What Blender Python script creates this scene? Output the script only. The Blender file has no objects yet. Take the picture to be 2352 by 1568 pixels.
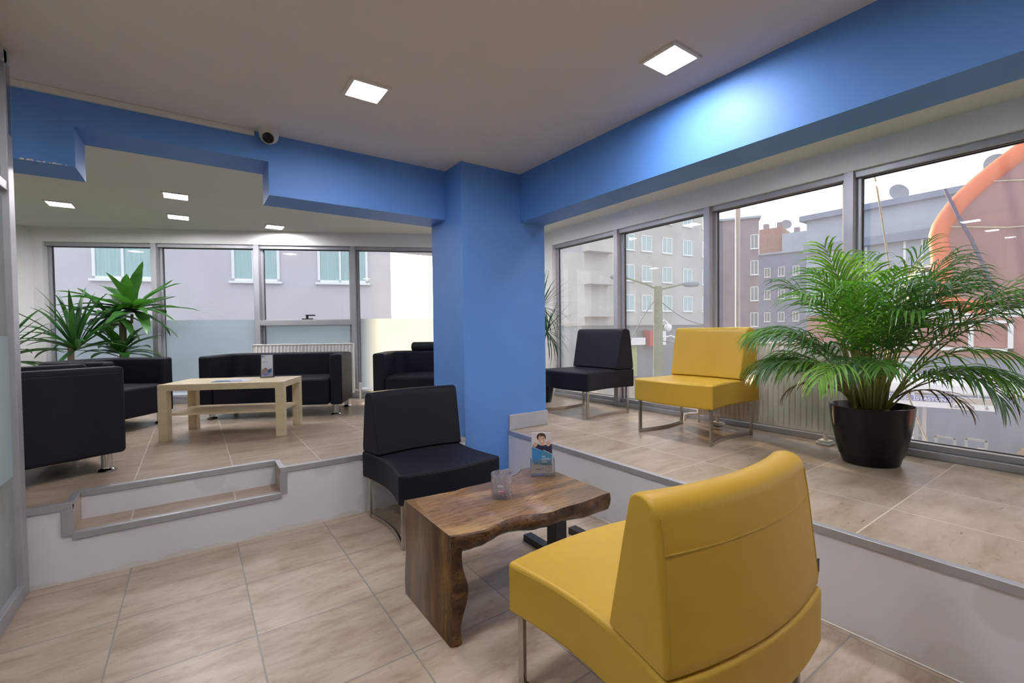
import bpy, bmesh, math, random
from mathutils import Vector, Matrix
C = bpy.context.scene.collection
SC = bpy.context.scene
PI = math.pi

# ------------------------------------------------------------------ camera
F_PX = 1044.267
yaw, pitch, roll = 0.6119785, -0.0246950, -0.0117205
cam = bpy.data.objects.new('camera', bpy.data.cameras.new('camera'))
C.objects.link(cam); SC.camera = cam
cam.data.sensor_width = 36.0; cam.data.lens = F_PX/2352*36.0
cam.data.clip_start = 0.02; cam.data.clip_end = 400
f = Vector((math.sin(yaw)*math.cos(pitch), math.cos(yaw)*math.cos(pitch), math.sin(pitch)))
r0 = Vector((math.cos(yaw), -math.sin(yaw), 0)); u0 = r0.cross(f)
r = r0*math.cos(roll)+u0*math.sin(roll); u = -r0*math.sin(roll)+u0*math.cos(roll)
cam.matrix_world = Matrix(((r.x, u.x, -f.x, 0), (r.y, u.y, -f.y, 0), (r.z, u.z, -f.z, 1.3), (0, 0, 0, 1)))

# ------------------------------------------------------------------ view, world, sun
SC.view_settings.view_transform = 'Standard'; SC.view_settings.look = 'None'
SC.view_settings.gamma = 1.0; SC.view_settings.use_curve_mapping = False
SC.view_settings.exposure = 0.0
SUN_AZ, SUN_EL = math.radians(21.5), math.radians(10.5)
sdir = Vector((math.sin(SUN_AZ)*math.cos(SUN_EL), math.cos(SUN_AZ)*math.cos(SUN_EL), math.sin(SUN_EL)))
W = bpy.data.worlds.new('world'); SC.world = W; W.use_nodes = True
nt = W.node_tree; nt.nodes.clear()
def wn(t, **k):
    n = nt.nodes.new(t)
    for a, b in k.items(): setattr(n, a, b)
    return n
tc = wn('ShaderNodeTexCoord'); dt = wn('ShaderNodeVectorMath', operation='DOT_PRODUCT'); dt.inputs[1].default_value = sdir
nt.links.new(tc.outputs['Generated'], dt.inputs[0])
cl = wn('ShaderNodeClamp'); nt.links.new(dt.outputs['Value'], cl.inputs[0])
p1 = wn('ShaderNodeMath', operation='POWER'); p1.inputs[1].default_value = 60; nt.links.new(cl.outputs[0], p1.inputs[0])
m1 = wn('ShaderNodeMath', operation='MULTIPLY'); m1.inputs[1].default_value = 7.0; nt.links.new(p1.outputs[0], m1.inputs[0])
bg1 = wn('ShaderNodeBackground'); bg1.inputs[0].default_value = (0.86, 0.92, 1.0, 1); bg1.inputs[1].default_value = 1.75
bg2 = wn('ShaderNodeBackground'); bg2.inputs[0].default_value = (1.0, 0.86, 0.66, 1); nt.links.new(m1.outputs[0], bg2.inputs[1])
ad = wn('ShaderNodeAddShader'); out = wn('ShaderNodeOutputWorld')
nt.links.new(bg1.outputs[0], ad.inputs[0]); nt.links.new(bg2.outputs[0], ad.inputs[1]); nt.links.new(ad.outputs[0], out.inputs[0])
sun = bpy.data.objects.new('sun', bpy.data.lights.new('sun', 'SUN')); C.objects.link(sun)
sun.data.energy = 8.0; sun.data.color = (1.0, 0.72, 0.42); sun.data.angle = math.radians(1.2)
sun.rotation_euler = sdir.to_track_quat('Z', 'Y').to_euler()
try:
    SC.cycles.max_bounces = 10; SC.cycles.transparent_max_bounces = 16; SC.cycles.use_denoising = True
    SC.cycles.sample_clamp_indirect = 6.0; SC.cycles.caustics_reflective = False; SC.cycles.caustics_refractive = False
except Exception: pass

LAMP = 155.0

# ------------------------------------------------------------------ materials
def mat(name, col=(.8, .8, .8), rough=.5, metal=0., spec=.5, **kw):
    m = bpy.data.materials.new(name); m.use_nodes = True
    b = m.node_tree.nodes['Principled BSDF']
    b.inputs['Base Color'].default_value = (*col, 1); b.inputs['Roughness'].default_value = rough
    b.inputs['Metallic'].default_value = metal; b.inputs['Specular IOR Level'].default_value = spec
    for k, v in kw.items(): b.inputs[k.replace('_', ' ')].default_value = v
    return m
def nd(m, t, **k):
    n = m.node_tree.nodes.new(t)
    for a, b in k.items():
        if a.startswith('i_'): n.inputs[a[2:].replace('_', ' ')].default_value = b
        else: setattr(n, a, b)
    return n
def ln(m, a, b): m.node_tree.links.new(a, b)
def coords(m, scale=(1, 1, 1), loc=(0, 0, 0), rot=(0, 0, 0)):
    t = nd(m, 'ShaderNodeTexCoord'); mp = nd(m, 'ShaderNodeMapping')
    mp.inputs['Scale'].default_value = scale; mp.inputs['Location'].default_value = loc; mp.inputs['Rotation'].default_value = rot
    ln(m, t.outputs['Object'], mp.inputs['Vector']); return mp.outputs[0]
def ramp(m, fac, stops):
    rp = nd(m, 'ShaderNodeValToRGB'); e = rp.color_ramp.elements
    while len(e) > 1: e.remove(e[-1])
    e[0].position = stops[0][0]; e[0].color = (*stops[0][1], 1)
    for p, c in stops[1:]:
        x = e.new(p); x.color = (*c, 1)
    ln(m, fac, rp.inputs[0]); return rp.outputs[0]
def mixc(m, fac, a, b, mode='MIX'):
    x = nd(m, 'ShaderNodeMix', data_type='RGBA', blend_type=mode)
    for s, v in ((x.inputs[0], fac), (x.inputs[6], a), (x.inputs[7], b)):
        if isinstance(v, (int, float)): s.default_value = v
        elif isinstance(v, tuple): s.default_value = (*v, 1) if len(v) == 3 else v
        else: ln(m, v, s)
    return x.outputs[2]
def noisy(name, col, col2, scale=4, rough=.5, bump=0., detail=4, stretch=(1, 1, 1), bscale=None, **kw):
    m = mat(name, col, rough, **kw); b = m.node_tree.nodes['Principled BSDF']
    v = coords(m, stretch); n = nd(m, 'ShaderNodeTexNoise', i_Scale=scale, i_Detail=detail); ln(m, v, n.inputs['Vector'])
    ln(m, ramp(m, n.outputs[0], [(.3, col), (.7, col2)]), b.inputs['Base Color'])
    if bump:
        n2 = nd(m, 'ShaderNodeTexNoise', i_Scale=bscale or scale*20, i_Detail=3); ln(m, v, n2.inputs['Vector'])
        bp = nd(m, 'ShaderNodeBump', i_Strength=bump, i_Distance=.002); ln(m, n2.outputs[0], bp.inputs['Height']); ln(m, bp.outputs[0], b.inputs['Normal'])
    return m

M = {}
M['ceiling'] = noisy('ceiling_paint', (.78, .735, .70), (.81, .765, .73), 1.5, .9)
M['ceiling2'] = noisy('back_ceiling_light_tint', (.74, .755, .71), (.77, .785, .74), 1.5, .9)  # white ceiling; greenish cast of the room's light put into its colour
M['white'] = noisy('white_wall_paint', (.83, .83, .80), (.86, .86, .83), 2, .8)
M['blue'] = noisy('blue_wall_paint', (.105, .275, .68), (.112, .295, .72), 3, .55, bump=.12, bscale=90)
M['alu'] = noisy('brushed_aluminium', (.44, .44, .47), (.50, .50, .53), 8, .42, metal=.55)
M['alu2'] = noisy('window_aluminium', (.40, .405, .43), (.45, .455, .48), 6, .45, metal=.35)
M['seal'] = mat('dark_rubber_seal', (.03, .03, .035), .5)
M['chrome'] = mat('polished_chrome', (.62, .60, .57), .12, 1.0)
M['steel'] = mat('satin_steel', (.46, .44, .41), .27, 1.0)
M['blackmetal'] = mat('black_painted_steel', (.012, .016, .018), .3)
M['skirt'] = noisy('grey_skirting', (.42, .42, .47), (.47, .47, .52), 5, .45)
M['blackpl'] = mat('glossy_black_plastic', (.004, .004, .004), .2, spec=.3)
M['black'] = mat('matt_black', (.012, .012, .012), .5)
M['soil'] = noisy('potting_soil', (.03, .02, .012), (.07, .05, .03), 40, .95, bump=.8)
M['radiator'] = mat('cream_enamel', (.84, .82, .77), .4)
M['pvc'] = mat('white_plastic', (.78, .77, .73), .4)
M['whitepl'] = mat('camera_white_plastic', (.70, .68, .67), .35)
def leather(name, c1, c2, rough=.42):
    m = mat(name, c1, rough, spec=.45 if 'yellow' in name else .13); b = m.node_tree.nodes['Principled BSDF']
    v = coords(m); n = nd(m, 'ShaderNodeTexNoise', i_Scale=3.0, i_Detail=3); ln(m, v, n.inputs['Vector'])
    ln(m, ramp(m, n.outputs[0], [(.3, c1), (.7, c2)]), b.inputs['Base Color'])
    vo = nd(m, 'ShaderNodeTexVoronoi', i_Scale=420.0); ln(m, v, vo.inputs['Vector'])
    n3 = nd(m, 'ShaderNodeTexNoise', i_Scale=7.0, i_Detail=2); ln(m, v, n3.inputs['Vector'])
    bp = nd(m, 'ShaderNodeBump', i_Strength=.12, i_Distance=.001); ln(m, vo.outputs['Distance'], bp.inputs['Height'])
    bp2 = nd(m, 'ShaderNodeBump', i_Strength=.10, i_Distance=.02); ln(m, n3.outputs[0], bp2.inputs['Height']); ln(m, bp.outputs[0], bp2.inputs['Normal'])
    ln(m, bp2.outputs[0], b.inputs['Normal']); return m
M['yellow'] = leather('yellow_leatherette', (.56, .34, .028), (.60, .37, .036))
M['yellowseam'] = mat('yellow_thread', (.50, .33, .04), .6)
M['blackle'] = leather('black_leatherette', (.0125, .0130, .0195), (.0155, .016, .024), .55)
M['blackseam'] = mat('dark_thread', (.018, .018, .022), .6)

def tile_mat(name, grout, tint=1.0, r=.22):
    m = mat(name, (.4, .33, .24), r, spec=.5); b = m.node_tree.nodes['Principled BSDF']
    v = coords(m, loc=(.31, -.73+.495*4, 0))
    br = nd(m, 'ShaderNodeTexBrick', offset=0.0, squash=1.0)
    ln(m, v, br.inputs['Vector'])
    for k, val in (('Scale', 1.0), ('Mortar Size', .0035), ('Mortar Smooth', .1), ('Bias', 0.0), ('Brick Width', .507), ('Row Height', .495)): br.inputs[k].default_value = val
    br.inputs['Color1'].default_value = (.0, .0, .0, 1); br.inputs['Color2'].default_value = (1, 1, 1, 1); br.inputs['Mortar'].default_value = (.5, .5, .5, 1)
    # noise offset per tile so the grain breaks at joints
    add = nd(m, 'ShaderNodeVectorMath', operation='MULTIPLY_ADD'); add.inputs[1].default_value = (7, 3, 5)
    ln(m, br.outputs['Color'], add.inputs[0]); ln(m, v, add.inputs[2])
    mp = nd(m, 'ShaderNodeMapping'); mp.inputs['Scale'].default_value = (2.2, 6.5, 1); ln(m, add.outputs[0], mp.inputs[0])
    n1 = nd(m, 'ShaderNodeTexNoise', i_Scale=1.5, i_Detail=9, i_Roughness=.62, i_Distortion=.4); ln(m, mp.outputs[0], n1.inputs['Vector'])
    n2 = nd(m, 'ShaderNodeTexNoise', i_Scale=5.5, i_Detail=8, i_Roughness=.7, i_Distortion=.5); ln(m, mp.outputs[0], n2.inputs['Vector'])
    c = ramp(m, n1.outputs[0], [(.30, (.33*tint, .245*tint, .17*tint)), (.45, (.42*tint, .335*tint, .25*tint)), (.58, (.48*tint, .40*tint, .315*tint)), (.75, (.54*tint, .465*tint, .385*tint))])
    c = mixc(m, .75, c, ramp(m, n2.outputs[0], [(.30, (.66, .56, .48)), (.46, (.95, .92, .89)), (.7, (1, 1, 1))]), 'MULTIPLY')
    vt = ramp(m, br.outputs['Color'], [(0, (.93, .92, .90)), (1, (1.06, 1.06, 1.06))]); c = mixc(m, 1.0, c, vt, 'MULTIPLY')
    c = mixc(m, br.outputs['Fac'], c, grout)
    ln(m, c, b.inputs['Base Color'])
    rr = nd(m, 'ShaderNodeMapRange'); rr.inputs[3].default_value = r; rr.inputs[4].default_value = r+.22; ln(m, n2.outputs[0], rr.inputs[0]); ln(m, rr.outputs[0], b.inputs['Roughness'])
    bp = nd(m, 'ShaderNodeBump', i_Strength=.5, i_Distance=.002, invert=True); ln(m, br.outputs['Fac'], bp.inputs['Height']); ln(m, bp.outputs[0], b.inputs['Normal'])
    return m
M['tile'] = tile_mat('beige_stone_tile', (.25, .225, .20))
M['tile2'] = tile_mat('beige_stone_tile_platform', (.62, .56, .47), .93, .2)

def riser_mat():
    m = mat('white_riser_tile', (.62, .59, .61), .35); b = m.node_tree.nodes['Principled BSDF']
    v = coords(m, (1, 1, 1)); vo = nd(m, 'ShaderNodeTexVoronoi', i_Scale=3.6, i_Randomness=.8); ln(m, v, vo.inputs['Vector'])
    n = nd(m, 'ShaderNodeTexNoise', i_Scale=1.7, i_Detail=2); ln(m, v, n.inputs['Vector'])
    spot = ramp(m, vo.outputs['Distance'], [(.30, (1, 1, 1)), (.36, (0, 0, 0))])
    sel = ramp(m, n.outputs[0], [(.38, (0, 0, 0)), (.48, (1, 1, 1))])
    s = mixc(m, 1.0, spot, sel, 'MULTIPLY')
    c = mixc(m, s, (.74, .73, .765), (.67, .655, .67))
    n4 = nd(m, 'ShaderNodeTexNoise', i_Scale=9.0, i_Detail=5); ln(m, v, n4.inputs['Vector'])
    sp = nd(m, 'ShaderNodeSeparateXYZ'); ln(m, v, sp.inputs[0])
    a = nd(m, 'ShaderNodeMath', operation='MULTIPLY_ADD'); a.inputs[1].default_value = .13; a.inputs[2].default_value = -.042; ln(m, n4.outputs[0], a.inputs[0])
    g = nd(m, 'ShaderNodeMath', operation='LESS_THAN'); ln(m, sp.outputs[2], g.inputs[0]); ln(m, a.outputs[0], g.inputs[1])
    c = mixc(m, g.outputs[0], c, (.69, .66, .64))
    ln(m, c, b.inputs['Base Color']); return m
M['riser'] = riser_mat()

def wood_mat(name, a, b_, c_, streak, rough=.32, scale=(1, 1, 1), bump=.2, band=.7):
    m = mat(name, a, rough); b = m.node_tree.nodes['Principled BSDF']
    v = coords(m, scale); n0 = nd(m, 'ShaderNodeTexNoise', i_Scale=1.6, i_Detail=3, i_Distortion=.6); ln(m, v, n0.inputs['Vector'])
    wv = nd(m, 'ShaderNodeTexWave', wave_type='BANDS', bands_direction='Y', i_Scale=2.2, i_Distortion=9.0, i_Detail=4.0, i_Detail_Scale=1.2); ln(m, v, wv.inputs['Vector'])
    n1 = nd(m, 'ShaderNodeTexNoise', i_Scale=9.0, i_Detail=8, i_Roughness=.65, i_Distortion=1.2); ln(m, v, n1.inputs['Vector'])
    col = ramp(m, n0.outputs[0], [(.3, a), (.5, b_), (.7, c_)])
    k = ramp(m, n1.outputs[0], [(.36, streak), (.46, (1, 1, 1))])
    col = mixc(m, .85, col, k, 'MULTIPLY')
    w2 = ramp(m, wv.outputs[0], [(.0, (.55, .5, .48)), (.12, (1, 1, 1)), (1, (1, 1, 1))])
    col = mixc(m, band, col, w2, 'MULTIPLY')
    ln(m, col, b.inputs['Base Color'])
    if bump:
        bp = nd(m, 'ShaderNodeBump', i_Strength=bump, i_Distance=.004); ln(m, n1.outputs[0], bp.inputs['Height']); ln(m, bp.outputs[0], b.inputs['Normal'])
    return m
M['walnut'] = wood_mat('slab_top_wood', (.13, .075, .04), (.27, .155, .07), (.46, .29, .13), (.42, .34, .28), .3, (1.3, 4, 4), .03, .9)
M['walnutdark'] = wood_mat('slab_leg_wood', (.045, .018, .006), (.125, .056, .018), (.25, .125, .035), (.25, .2, .18), .28, (9, 9, 1.8), .15)
M['bark'] = wood_mat('live_edge_wood', (.030, .012, .006), (.085, .038, .014), (.19, .09, .03), (.2, .16, .15), .2, (5, 5, 9), .9)
M['birch'] = wood_mat('pale_birch_foil', (.62, .51, .32), (.65, .54, .345), (.68, .57, .37), (.965, .955, .94), .4, (1.2, 7, 7), 0, .12)

def glass_pane(name, dirt, tint=(1, 1, 1), dirtcol=(.9, .88, .82), streak=(6, 6, 1.2), gloss=1.6):
    m = bpy.data.materials.new(name); m.use_nodes = True; t = m.node_tree; t.nodes.clear()
    o = nd(m, 'ShaderNodeOutputMaterial'); tr = nd(m, 'ShaderNodeBsdfTransparent'); tr.inputs[0].default_value = (*tint, 1)
    gl = nd(m, 'ShaderNodeBsdfGlossy'); gl.inputs['Roughness'].default_value = 0.0
    fr = nd(m, 'ShaderNodeFresnel'); fr.inputs[0].default_value = 1.5
    fm = nd(m, 'ShaderNodeMath', operation='MULTIPLY'); fm.inputs[1].default_value = gloss; ln(m, fr.outputs[0], fm.inputs[0])
    mx = nd(m, 'ShaderNodeMixShader'); ln(m, fm.outputs[0], mx.inputs[0]); ln(m, tr.outputs[0], mx.inputs[1]); ln(m, gl.outputs[0], mx.inputs[2])
    tl = nd(m, 'ShaderNodeBsdfTranslucent'); tl.inputs[0].default_value = (*dirtcol, 1)
    v = coords(m, streak); n = nd(m, 'ShaderNodeTexNoise', i_Scale=2.0, i_Detail=8, i_Roughness=.7); ln(m, v, n.inputs['Vector'])
    mr = nd(m, 'ShaderNodeMapRange'); mr.inputs[1].default_value = .25; mr.inputs[2].default_value = .8; mr.inputs[3].default_value = dirt*.8; mr.inputs[4].default_value = dirt*1.25
    ln(m, n.outputs[0], mr.inputs[0])
    m2 = nd(m, 'ShaderNodeMixShader'); ln(m, mr.outputs[0], m2.inputs[0]); ln(m, mx.outputs[0], m2.inputs[1]); ln(m, tl.outputs[0], m2.inputs[2])
    ln(m, m2.outputs[0], o.inputs[0]); return m
M['pane_clean'] = glass_pane('clear_window_glass', .05)
M['pane_dirty'] = glass_pane('dusty_window_glass', .13, (1, 1, 1), (.80, .84, .90))
M['partition_glass'] = glass_pane('partition_glass', .34, (.80, .90, .87), (.68, .78, .76), (2, 2, 2))
def frost(name, col, tfac):
    m = bpy.data.materials.new(name); m.use_nodes = True; t = m.node_tree; t.nodes.clear()
    o = nd(m, 'ShaderNodeOutputMaterial'); tl = nd(m, 'ShaderNodeBsdfTranslucent'); tl.inputs[0].default_value = (*col, 1)
    df = nd(m, 'ShaderNodeBsdfDiffuse'); df.inputs[0].default_value = (*[c*.8 for c in col], 1)
    mx = nd(m, 'ShaderNodeMixShader'); mx.inputs[0].default_value = tfac; ln(m, df.outputs[0], mx.inputs[1]); ln(m, tl.outputs[0], mx.inputs[2]); ln(m, mx.outputs[0], o.inputs[0]); return m
M['frost'] = frost('frosted_window_film', (.62, .72, .78), .6)
M['acrylic'] = glass_pane('clear_acrylic', .04, (.98, .99, 1), (.9, .95, 1))
def emit(name, col, s):
    m = bpy.data.materials.new(name); m.use_nodes = True; t = m.node_tree; t.nodes.clear()
    o = nd(m, 'ShaderNodeOutputMaterial'); e = nd(m, 'ShaderNodeEmission'); e.inputs[0].default_value = (*col, 1); e.inputs[1].default_value = s; ln(m, e.outputs[0], o.inputs[0]); return m
M['led'] = emit('led_panel_light', (.96, .94, 1.0), LAMP)
M['green_led'] = emit('green_gate_light', (.05, 1, .25), 6.0)
M['red_led'] = emit('red_shop_light', (1, .15, .08), 1.5)
M['cut_glass'] = glass_pane('cut_crystal_glass', .22, (.99, .98, 1), (1, .97, 1.0), (60, 60, 60), 5.0)

# leaves
def leaf_mat(name, c1, c2, trans=.25, rough=.35):
    m = bpy.data.materials.new(name); m.use_nodes = True; b = m.node_tree.nodes['Principled BSDF']; b.inputs['Roughness'].default_value = rough
    v = coords(m); n = nd(m, 'ShaderNodeTexNoise', i_Scale=9.0, i_Detail=3); ln(m, v, n.inputs['Vector'])
    c = ramp(m, n.outputs[0], [(.3, c1), (.7, c2)]); ln(m, c, b.inputs['Base Color'])
    tl = nd(m, 'ShaderNodeBsdfTranslucent'); ln(m, mixc(m, 1.0, c, (1.3, 1.6, .6), 'MULTIPLY'), tl.inputs[0])
    mx = nd(m, 'ShaderNodeMixShader'); mx.inputs[0].default_value = trans; o = m.node_tree.nodes['Material Output']
    ln(m, b.outputs[0], mx.inputs[1]); ln(m, tl.outputs[0], mx.inputs[2]); ln(m, mx.outputs[0], o.inputs[0]); return m
M['palm'] = leaf_mat('palm_leaflet', (.045, .135, .02), (.10, .26, .04), .38)
M['palm3'] = leaf_mat('palm_leaflet_young', (.10, .24, .03), (.18, .36, .06), .45)
M['palm2'] = leaf_mat('palm_leaflet_old', (.045, .12, .045), (.09, .19, .08), .25)
M['dry'] = leaf_mat('dried_leaf', (.10, .05, .02), (.22, .13, .05), .15, .7)
M['stalk'] = leaf_mat('palm_stalk', (.20, .22, .05), (.30, .30, .09), .15)
M['drac'] = leaf_mat('dracaena_leaf', (.03, .11, .022), (.075, .21, .045), .25)
M['yucca'] = leaf_mat('yucca_leaf', (.018, .07, .022), (.04, .13, .035), .2)
M['spiky'] = leaf_mat('thin_dracaena_leaf', (.012, .045, .018), (.03, .09, .035), .2)
M['trunk'] = noisy('woody_cane', (.22, .16, .10), (.36, .28, .19), 20, .8, bump=.5, stretch=(1, 1, .4))

# outdoors
M['facadeA'] = noisy('pale_render_facade', (.42, .42, .42), (.50, .50, .50), .4, .9)
M['facadeL'] = noisy('grey_lavender_facade', (.50, .49, .53), (.56, .55, .59), .5, .9)
M['mauve'] = noisy('mauve_facade', (.22, .18, .22), (.28, .23, .27), .6, .9)
M['bluegrey'] = noisy('blue_grey_facade', (.17, .21, .31), (.22, .27, .37), .6, .9)
M['brick'] = noisy('red_brick_facade', (.30, .12, .11), (.40, .19, .17), .8, .9)
M['paleblue'] = noisy('pale_blue_facade', (.30, .36, .44), (.36, .42, .50), .4, .9)
M['rooftile'] = noisy('clay_roof', (.28, .15, .13), (.36, .21, .18), 2, .9)
M['winframe'] = mat('white_window_frame', (.78, .80, .82), .5)
M['winglass'] = noisy('curtained_window_glass', (.30, .44, .46), (.40, .54, .55), 3, .25, stretch=(9, 9, .3))
M['windark'] = mat('dark_window_glass', (.20, .24, .27), .1)
M['asphalt'] = noisy('street_asphalt', (.16, .15, .14), (.22, .20, .18), 1.0, .9)
M['orange'] = noisy('orange_inflatable_fabric', (.72, .15, .055), (.78, .18, .07), 1, .55)
M['archhazed'] = noisy('hazed_inflatable_fabric', (.26, .13, .14), (.32, .16, .17), .8, .6)  # inner face of the orange arch; mauve shading and haze put into its colour
M['navy'] = mat('navy_strap', (.03, .04, .14), .6)
M['rope'] = noisy('cream_rope', (.62, .55, .42), (.75, .68, .55), 60, .9)
M['concrete'] = noisy('mossy_concrete_pole', (.15, .18, .12), (.22, .24, .18), 3, .9)
M['cable'] = mat('overhead_cable', (.12, .13, .13), .7)
M['dish'] = mat('grey_dish', (.20, .23, .28), .6)
M['signblue'] = mat('sign_blue', (.12, .14, .40), .5)
M['signwhite'] = mat('sign_white', (.78, .79, .82), .5)
M['signgrey'] = mat('sign_grey', (.42, .38, .35), .5)
M['shopgreen'] = noisy('green_shop_front', (.28, .38, .14), (.38, .46, .2), 2, .8)
M['shopred'] = mat('red_shop_sign', (.5, .06, .07), .6)
M['carpaint'] = mat('amber_car_paint', (.42, .24, .06), .25)
# print colours
def pc(n, c, r_=.35): M[n] = mat('print_'+n, c, r_); return M[n]
pc('paper', (.74, .76, .80)); pc('pgrey', (.60, .58, .62)); pc('pblue', (.03, .22, .52)); pc('pdark', (.03, .12, .24)); pc('pnavy', (.015, .02, .07))
pc('pskin', (.58, .36, .28)); pc('phair', (.05, .035, .03)); pc('pwhite', (.85, .87, .9)); pc('pink', (.85, .35, .45)); pc('pviolet', (.42, .36, .85)); pc('pbrown', (.30, .15, .09))
pc('pgreen', (.25, .5, .1)); pc('pteal', (.05, .25, .42)); pc('ptext', (.25, .27, .33)); pc('pgold', (.5, .35, .15))

# ------------------------------------------------------------------ mesh helpers
class MB:
    def __init__(s): s.v = []; s.f = []; s.m = []
    def add(s, vs, fs, mi=0):
        o = len(s.v); s.v += [tuple(p) for p in vs]; s.f += [[i+o for i in q] for q in fs]; s.m += [mi]*len(fs); return s
    def box(s, x0, x1, y0, y1, z0, z1, mi=0, fr=None):
        vs = [(x, y, z) for z in (z0, z1) for y in (y0, y1) for x in (x0, x1)]
        if fr: vs = [fr(*p) for p in vs]
        return s.add(vs, [(0, 2, 3, 1), (4, 5, 7, 6), (0, 1, 5, 4), (2, 6, 7, 3), (0, 4, 6, 2), (1, 3, 7, 5)], mi)
    def prism(s, pts, z0, z1, mi=0, fr=None):
        n = len(pts); vs = [(x, y, z0) for x, y in pts]+[(x, y, z1) for x, y in pts]
        if fr: vs = [fr(*p) for p in vs]
        return s.add(vs, [tuple(reversed(range(n))), tuple(range(n, 2*n))]+[(i, (i+1) % n, n+(i+1) % n, n+i) for i in range(n)], mi)
    def tube(s, path, rad, seg=8, mi=0, caps=True):
        path = [Vector(p) for p in path]; n = len(path); rads = rad if isinstance(rad, (list, tuple)) else [rad]*n
        prev = None; rings = []
        for i, p in enumerate(path):
            t = (path[min(i+1, n-1)]-path[max(i-1, 0)]).normalized()
            if prev is None: a = t.orthogonal().normalized()
            else:
                a = prev-t*prev.dot(t); a = a.normalized() if a.length > 1e-6 else t.orthogonal().normalized()
            prev = a; b = t.cross(a)
            rings.append([p+(a*math.cos(2*PI*k/seg)+b*math.sin(2*PI*k/seg))*rads[i] for k in range(seg)])
        vs = [q for rg in rings for q in rg]
        fs = [(i*seg+k, i*seg+(k+1) % seg, (i+1)*seg+(k+1) % seg, (i+1)*seg+k) for i in range(n-1) for k in range(seg)]
        if caps: fs += [tuple(reversed(range(seg))), tuple(range((n-1)*seg, n*seg))]
        return s.add(vs, fs, mi)
    def lathe(s, prof, seg=24, c=(0, 0, 0), mi=0, sx=1, sy=1, fr=None):
        vs = [(c[0]+sx*r_*math.cos(2*PI*k/seg), c[1]+sy*r_*math.sin(2*PI*k/seg), c[2]+z) for r_, z in prof for k in range(seg)]
        if fr: vs = [fr(*p) for p in vs]
        n = len(prof)
        fs = [(i*seg+k, i*seg+(k+1) % seg, (i+1)*seg+(k+1) % seg, (i+1)*seg+k) for i in range(n-1) for k in range(seg)]
        if prof[0][0] > 1e-5: fs.append(tuple(reversed(range(seg))))
        if prof[-1][0] > 1e-5: fs.append(tuple(range((n-1)*seg, n*seg)))
        return s.add(vs, fs, mi)
    def strip(s, pts, widths, side, fold=0., mi=0):
        # leaf blade: centre line pts, half widths, side vector per point, folded up along its midrib
        vs = []; n = len(pts)
        for p, w, sd in zip(pts, widths, side):
            up = Vector((0, 0, 1))*w*fold
            vs += [p-sd*w+up, p, p+sd*w+up]
        fs = [(3*i+k, 3*i+k+1, 3*i+k+4, 3*i+k+3) for i in range(n-1) for k in (0, 1)]
        return s.add(vs, fs, mi)
    def build(s, name, mats, parent=None, smooth=False, bevel=0, bseg=2, limit=40, loc=None, rotz=None, weld=False):
        me = bpy.data.meshes.new(name); me.from_pydata(s.v, [], s.f)
        if not isinstance(mats, (list, tuple)): mats = [mats]
        for m in mats: me.materials.append(m)
        for p, mi in zip(me.polygons, s.m): p.material_index = mi
        if weld or bevel:
            bm = bmesh.new(); bm.from_mesh(me); bmesh.ops.remove_doubles(bm, verts=bm.verts, dist=1e-5); bmesh.ops.recalc_face_normals(bm, faces=bm.faces); bm.to_mesh(me); bm.free()
        if smooth or bevel:
            me.polygons.foreach_set('use_smooth', [True]*len(me.polygons))
        o = bpy.data.objects.new(name, me); C.objects.link(o)
        if bevel:
            b = o.modifiers.new('b', 'BEVEL'); b.width = bevel; b.segments = bseg; b.limit_method = 'ANGLE'; b.angle_limit = math.radians(limit)
            try: b.harden_normals = False
            except Exception: pass
            me.set_sharp_from_angle(angle=math.radians(180))
            w = o.modifiers.new('w', 'WEIGHTED_NORMAL')
        elif smooth:
            me.set_sharp_from_angle(angle=math.radians(smooth if not isinstance(smooth, bool) else 45))
        if parent: o.parent = parent
        if loc: o.location = loc
        if rotz is not None: o.rotation_euler = (0, 0, rotz)
        me.update(); return o

def tag(o, label=None, cat=None, group=None, kind=None):
    if label: o['label'] = label
    if cat: o['category'] = cat
    if group: o['group'] = group
    if kind: o['kind'] = kind
    return o
def thing(name, loc=(0, 0, 0), rz=0, label=None, cat=None, group=None, kind=None):
    o = bpy.data.objects.new(name, None); C.objects.link(o); o.location = loc; o.rotation_euler = (0, 0, rz); o.empty_display_size = .1
    return tag(o, label, cat, group, kind)
def kids(o): return [c for c in bpy.data.objects if c.parent == o]
def copy_tree(o, parent=None):
    c = o.copy(); C.objects.link(c)
    if parent: c.parent = parent
    for ch in kids(o): copy_tree(ch, c)
    return c
def struct(o): return tag(o, kind='structure')
def text_obj(name, body, size, m, parent=None, mw=None, ext=.0004, align='LEFT', sx=1.0, bold=0.0):
    cu = bpy.data.curves.new(name, 'FONT'); cu.body = body; cu.size = size; cu.extrude = ext; cu.align_x = align; cu.space_line = 1.0; cu.offset = bold
    t = bpy.data.objects.new(name, cu); C.objects.link(t); bpy.context.view_layer.update()
    dg = bpy.context.evaluated_depsgraph_get(); me = bpy.data.meshes.new_from_object(t.evaluated_get(dg))
    bpy.data.objects.remove(t); me.materials.clear(); me.materials.append(m)
    o = bpy.data.objects.new(name, me); C.objects.link(o)
    for v in me.vertices: v.co.x *= sx
    if parent: o.parent = parent
    if mw is not None: o.matrix_basis = mw
    return o

# ------------------------------------------------------------------ room shell
ZP, ZC, ZC2 = .42, 2.68, 2.615
T = Vector((.8956, -.4448, 0)); N = Vector((.4448, .8956, 0)); W0 = Vector((-1.462, 7.772, 0))
def bk(s, d, z): p = W0+T*s+N*d; return (p.x, p.y, z)
S_END = (3.96+1.462)/.8956
XR = 3.96
L = Vector((-1.56, 7.82, 0)); LD = Vector((-.879, -.477, 0))
L2 = L+LD*3.2

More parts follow.
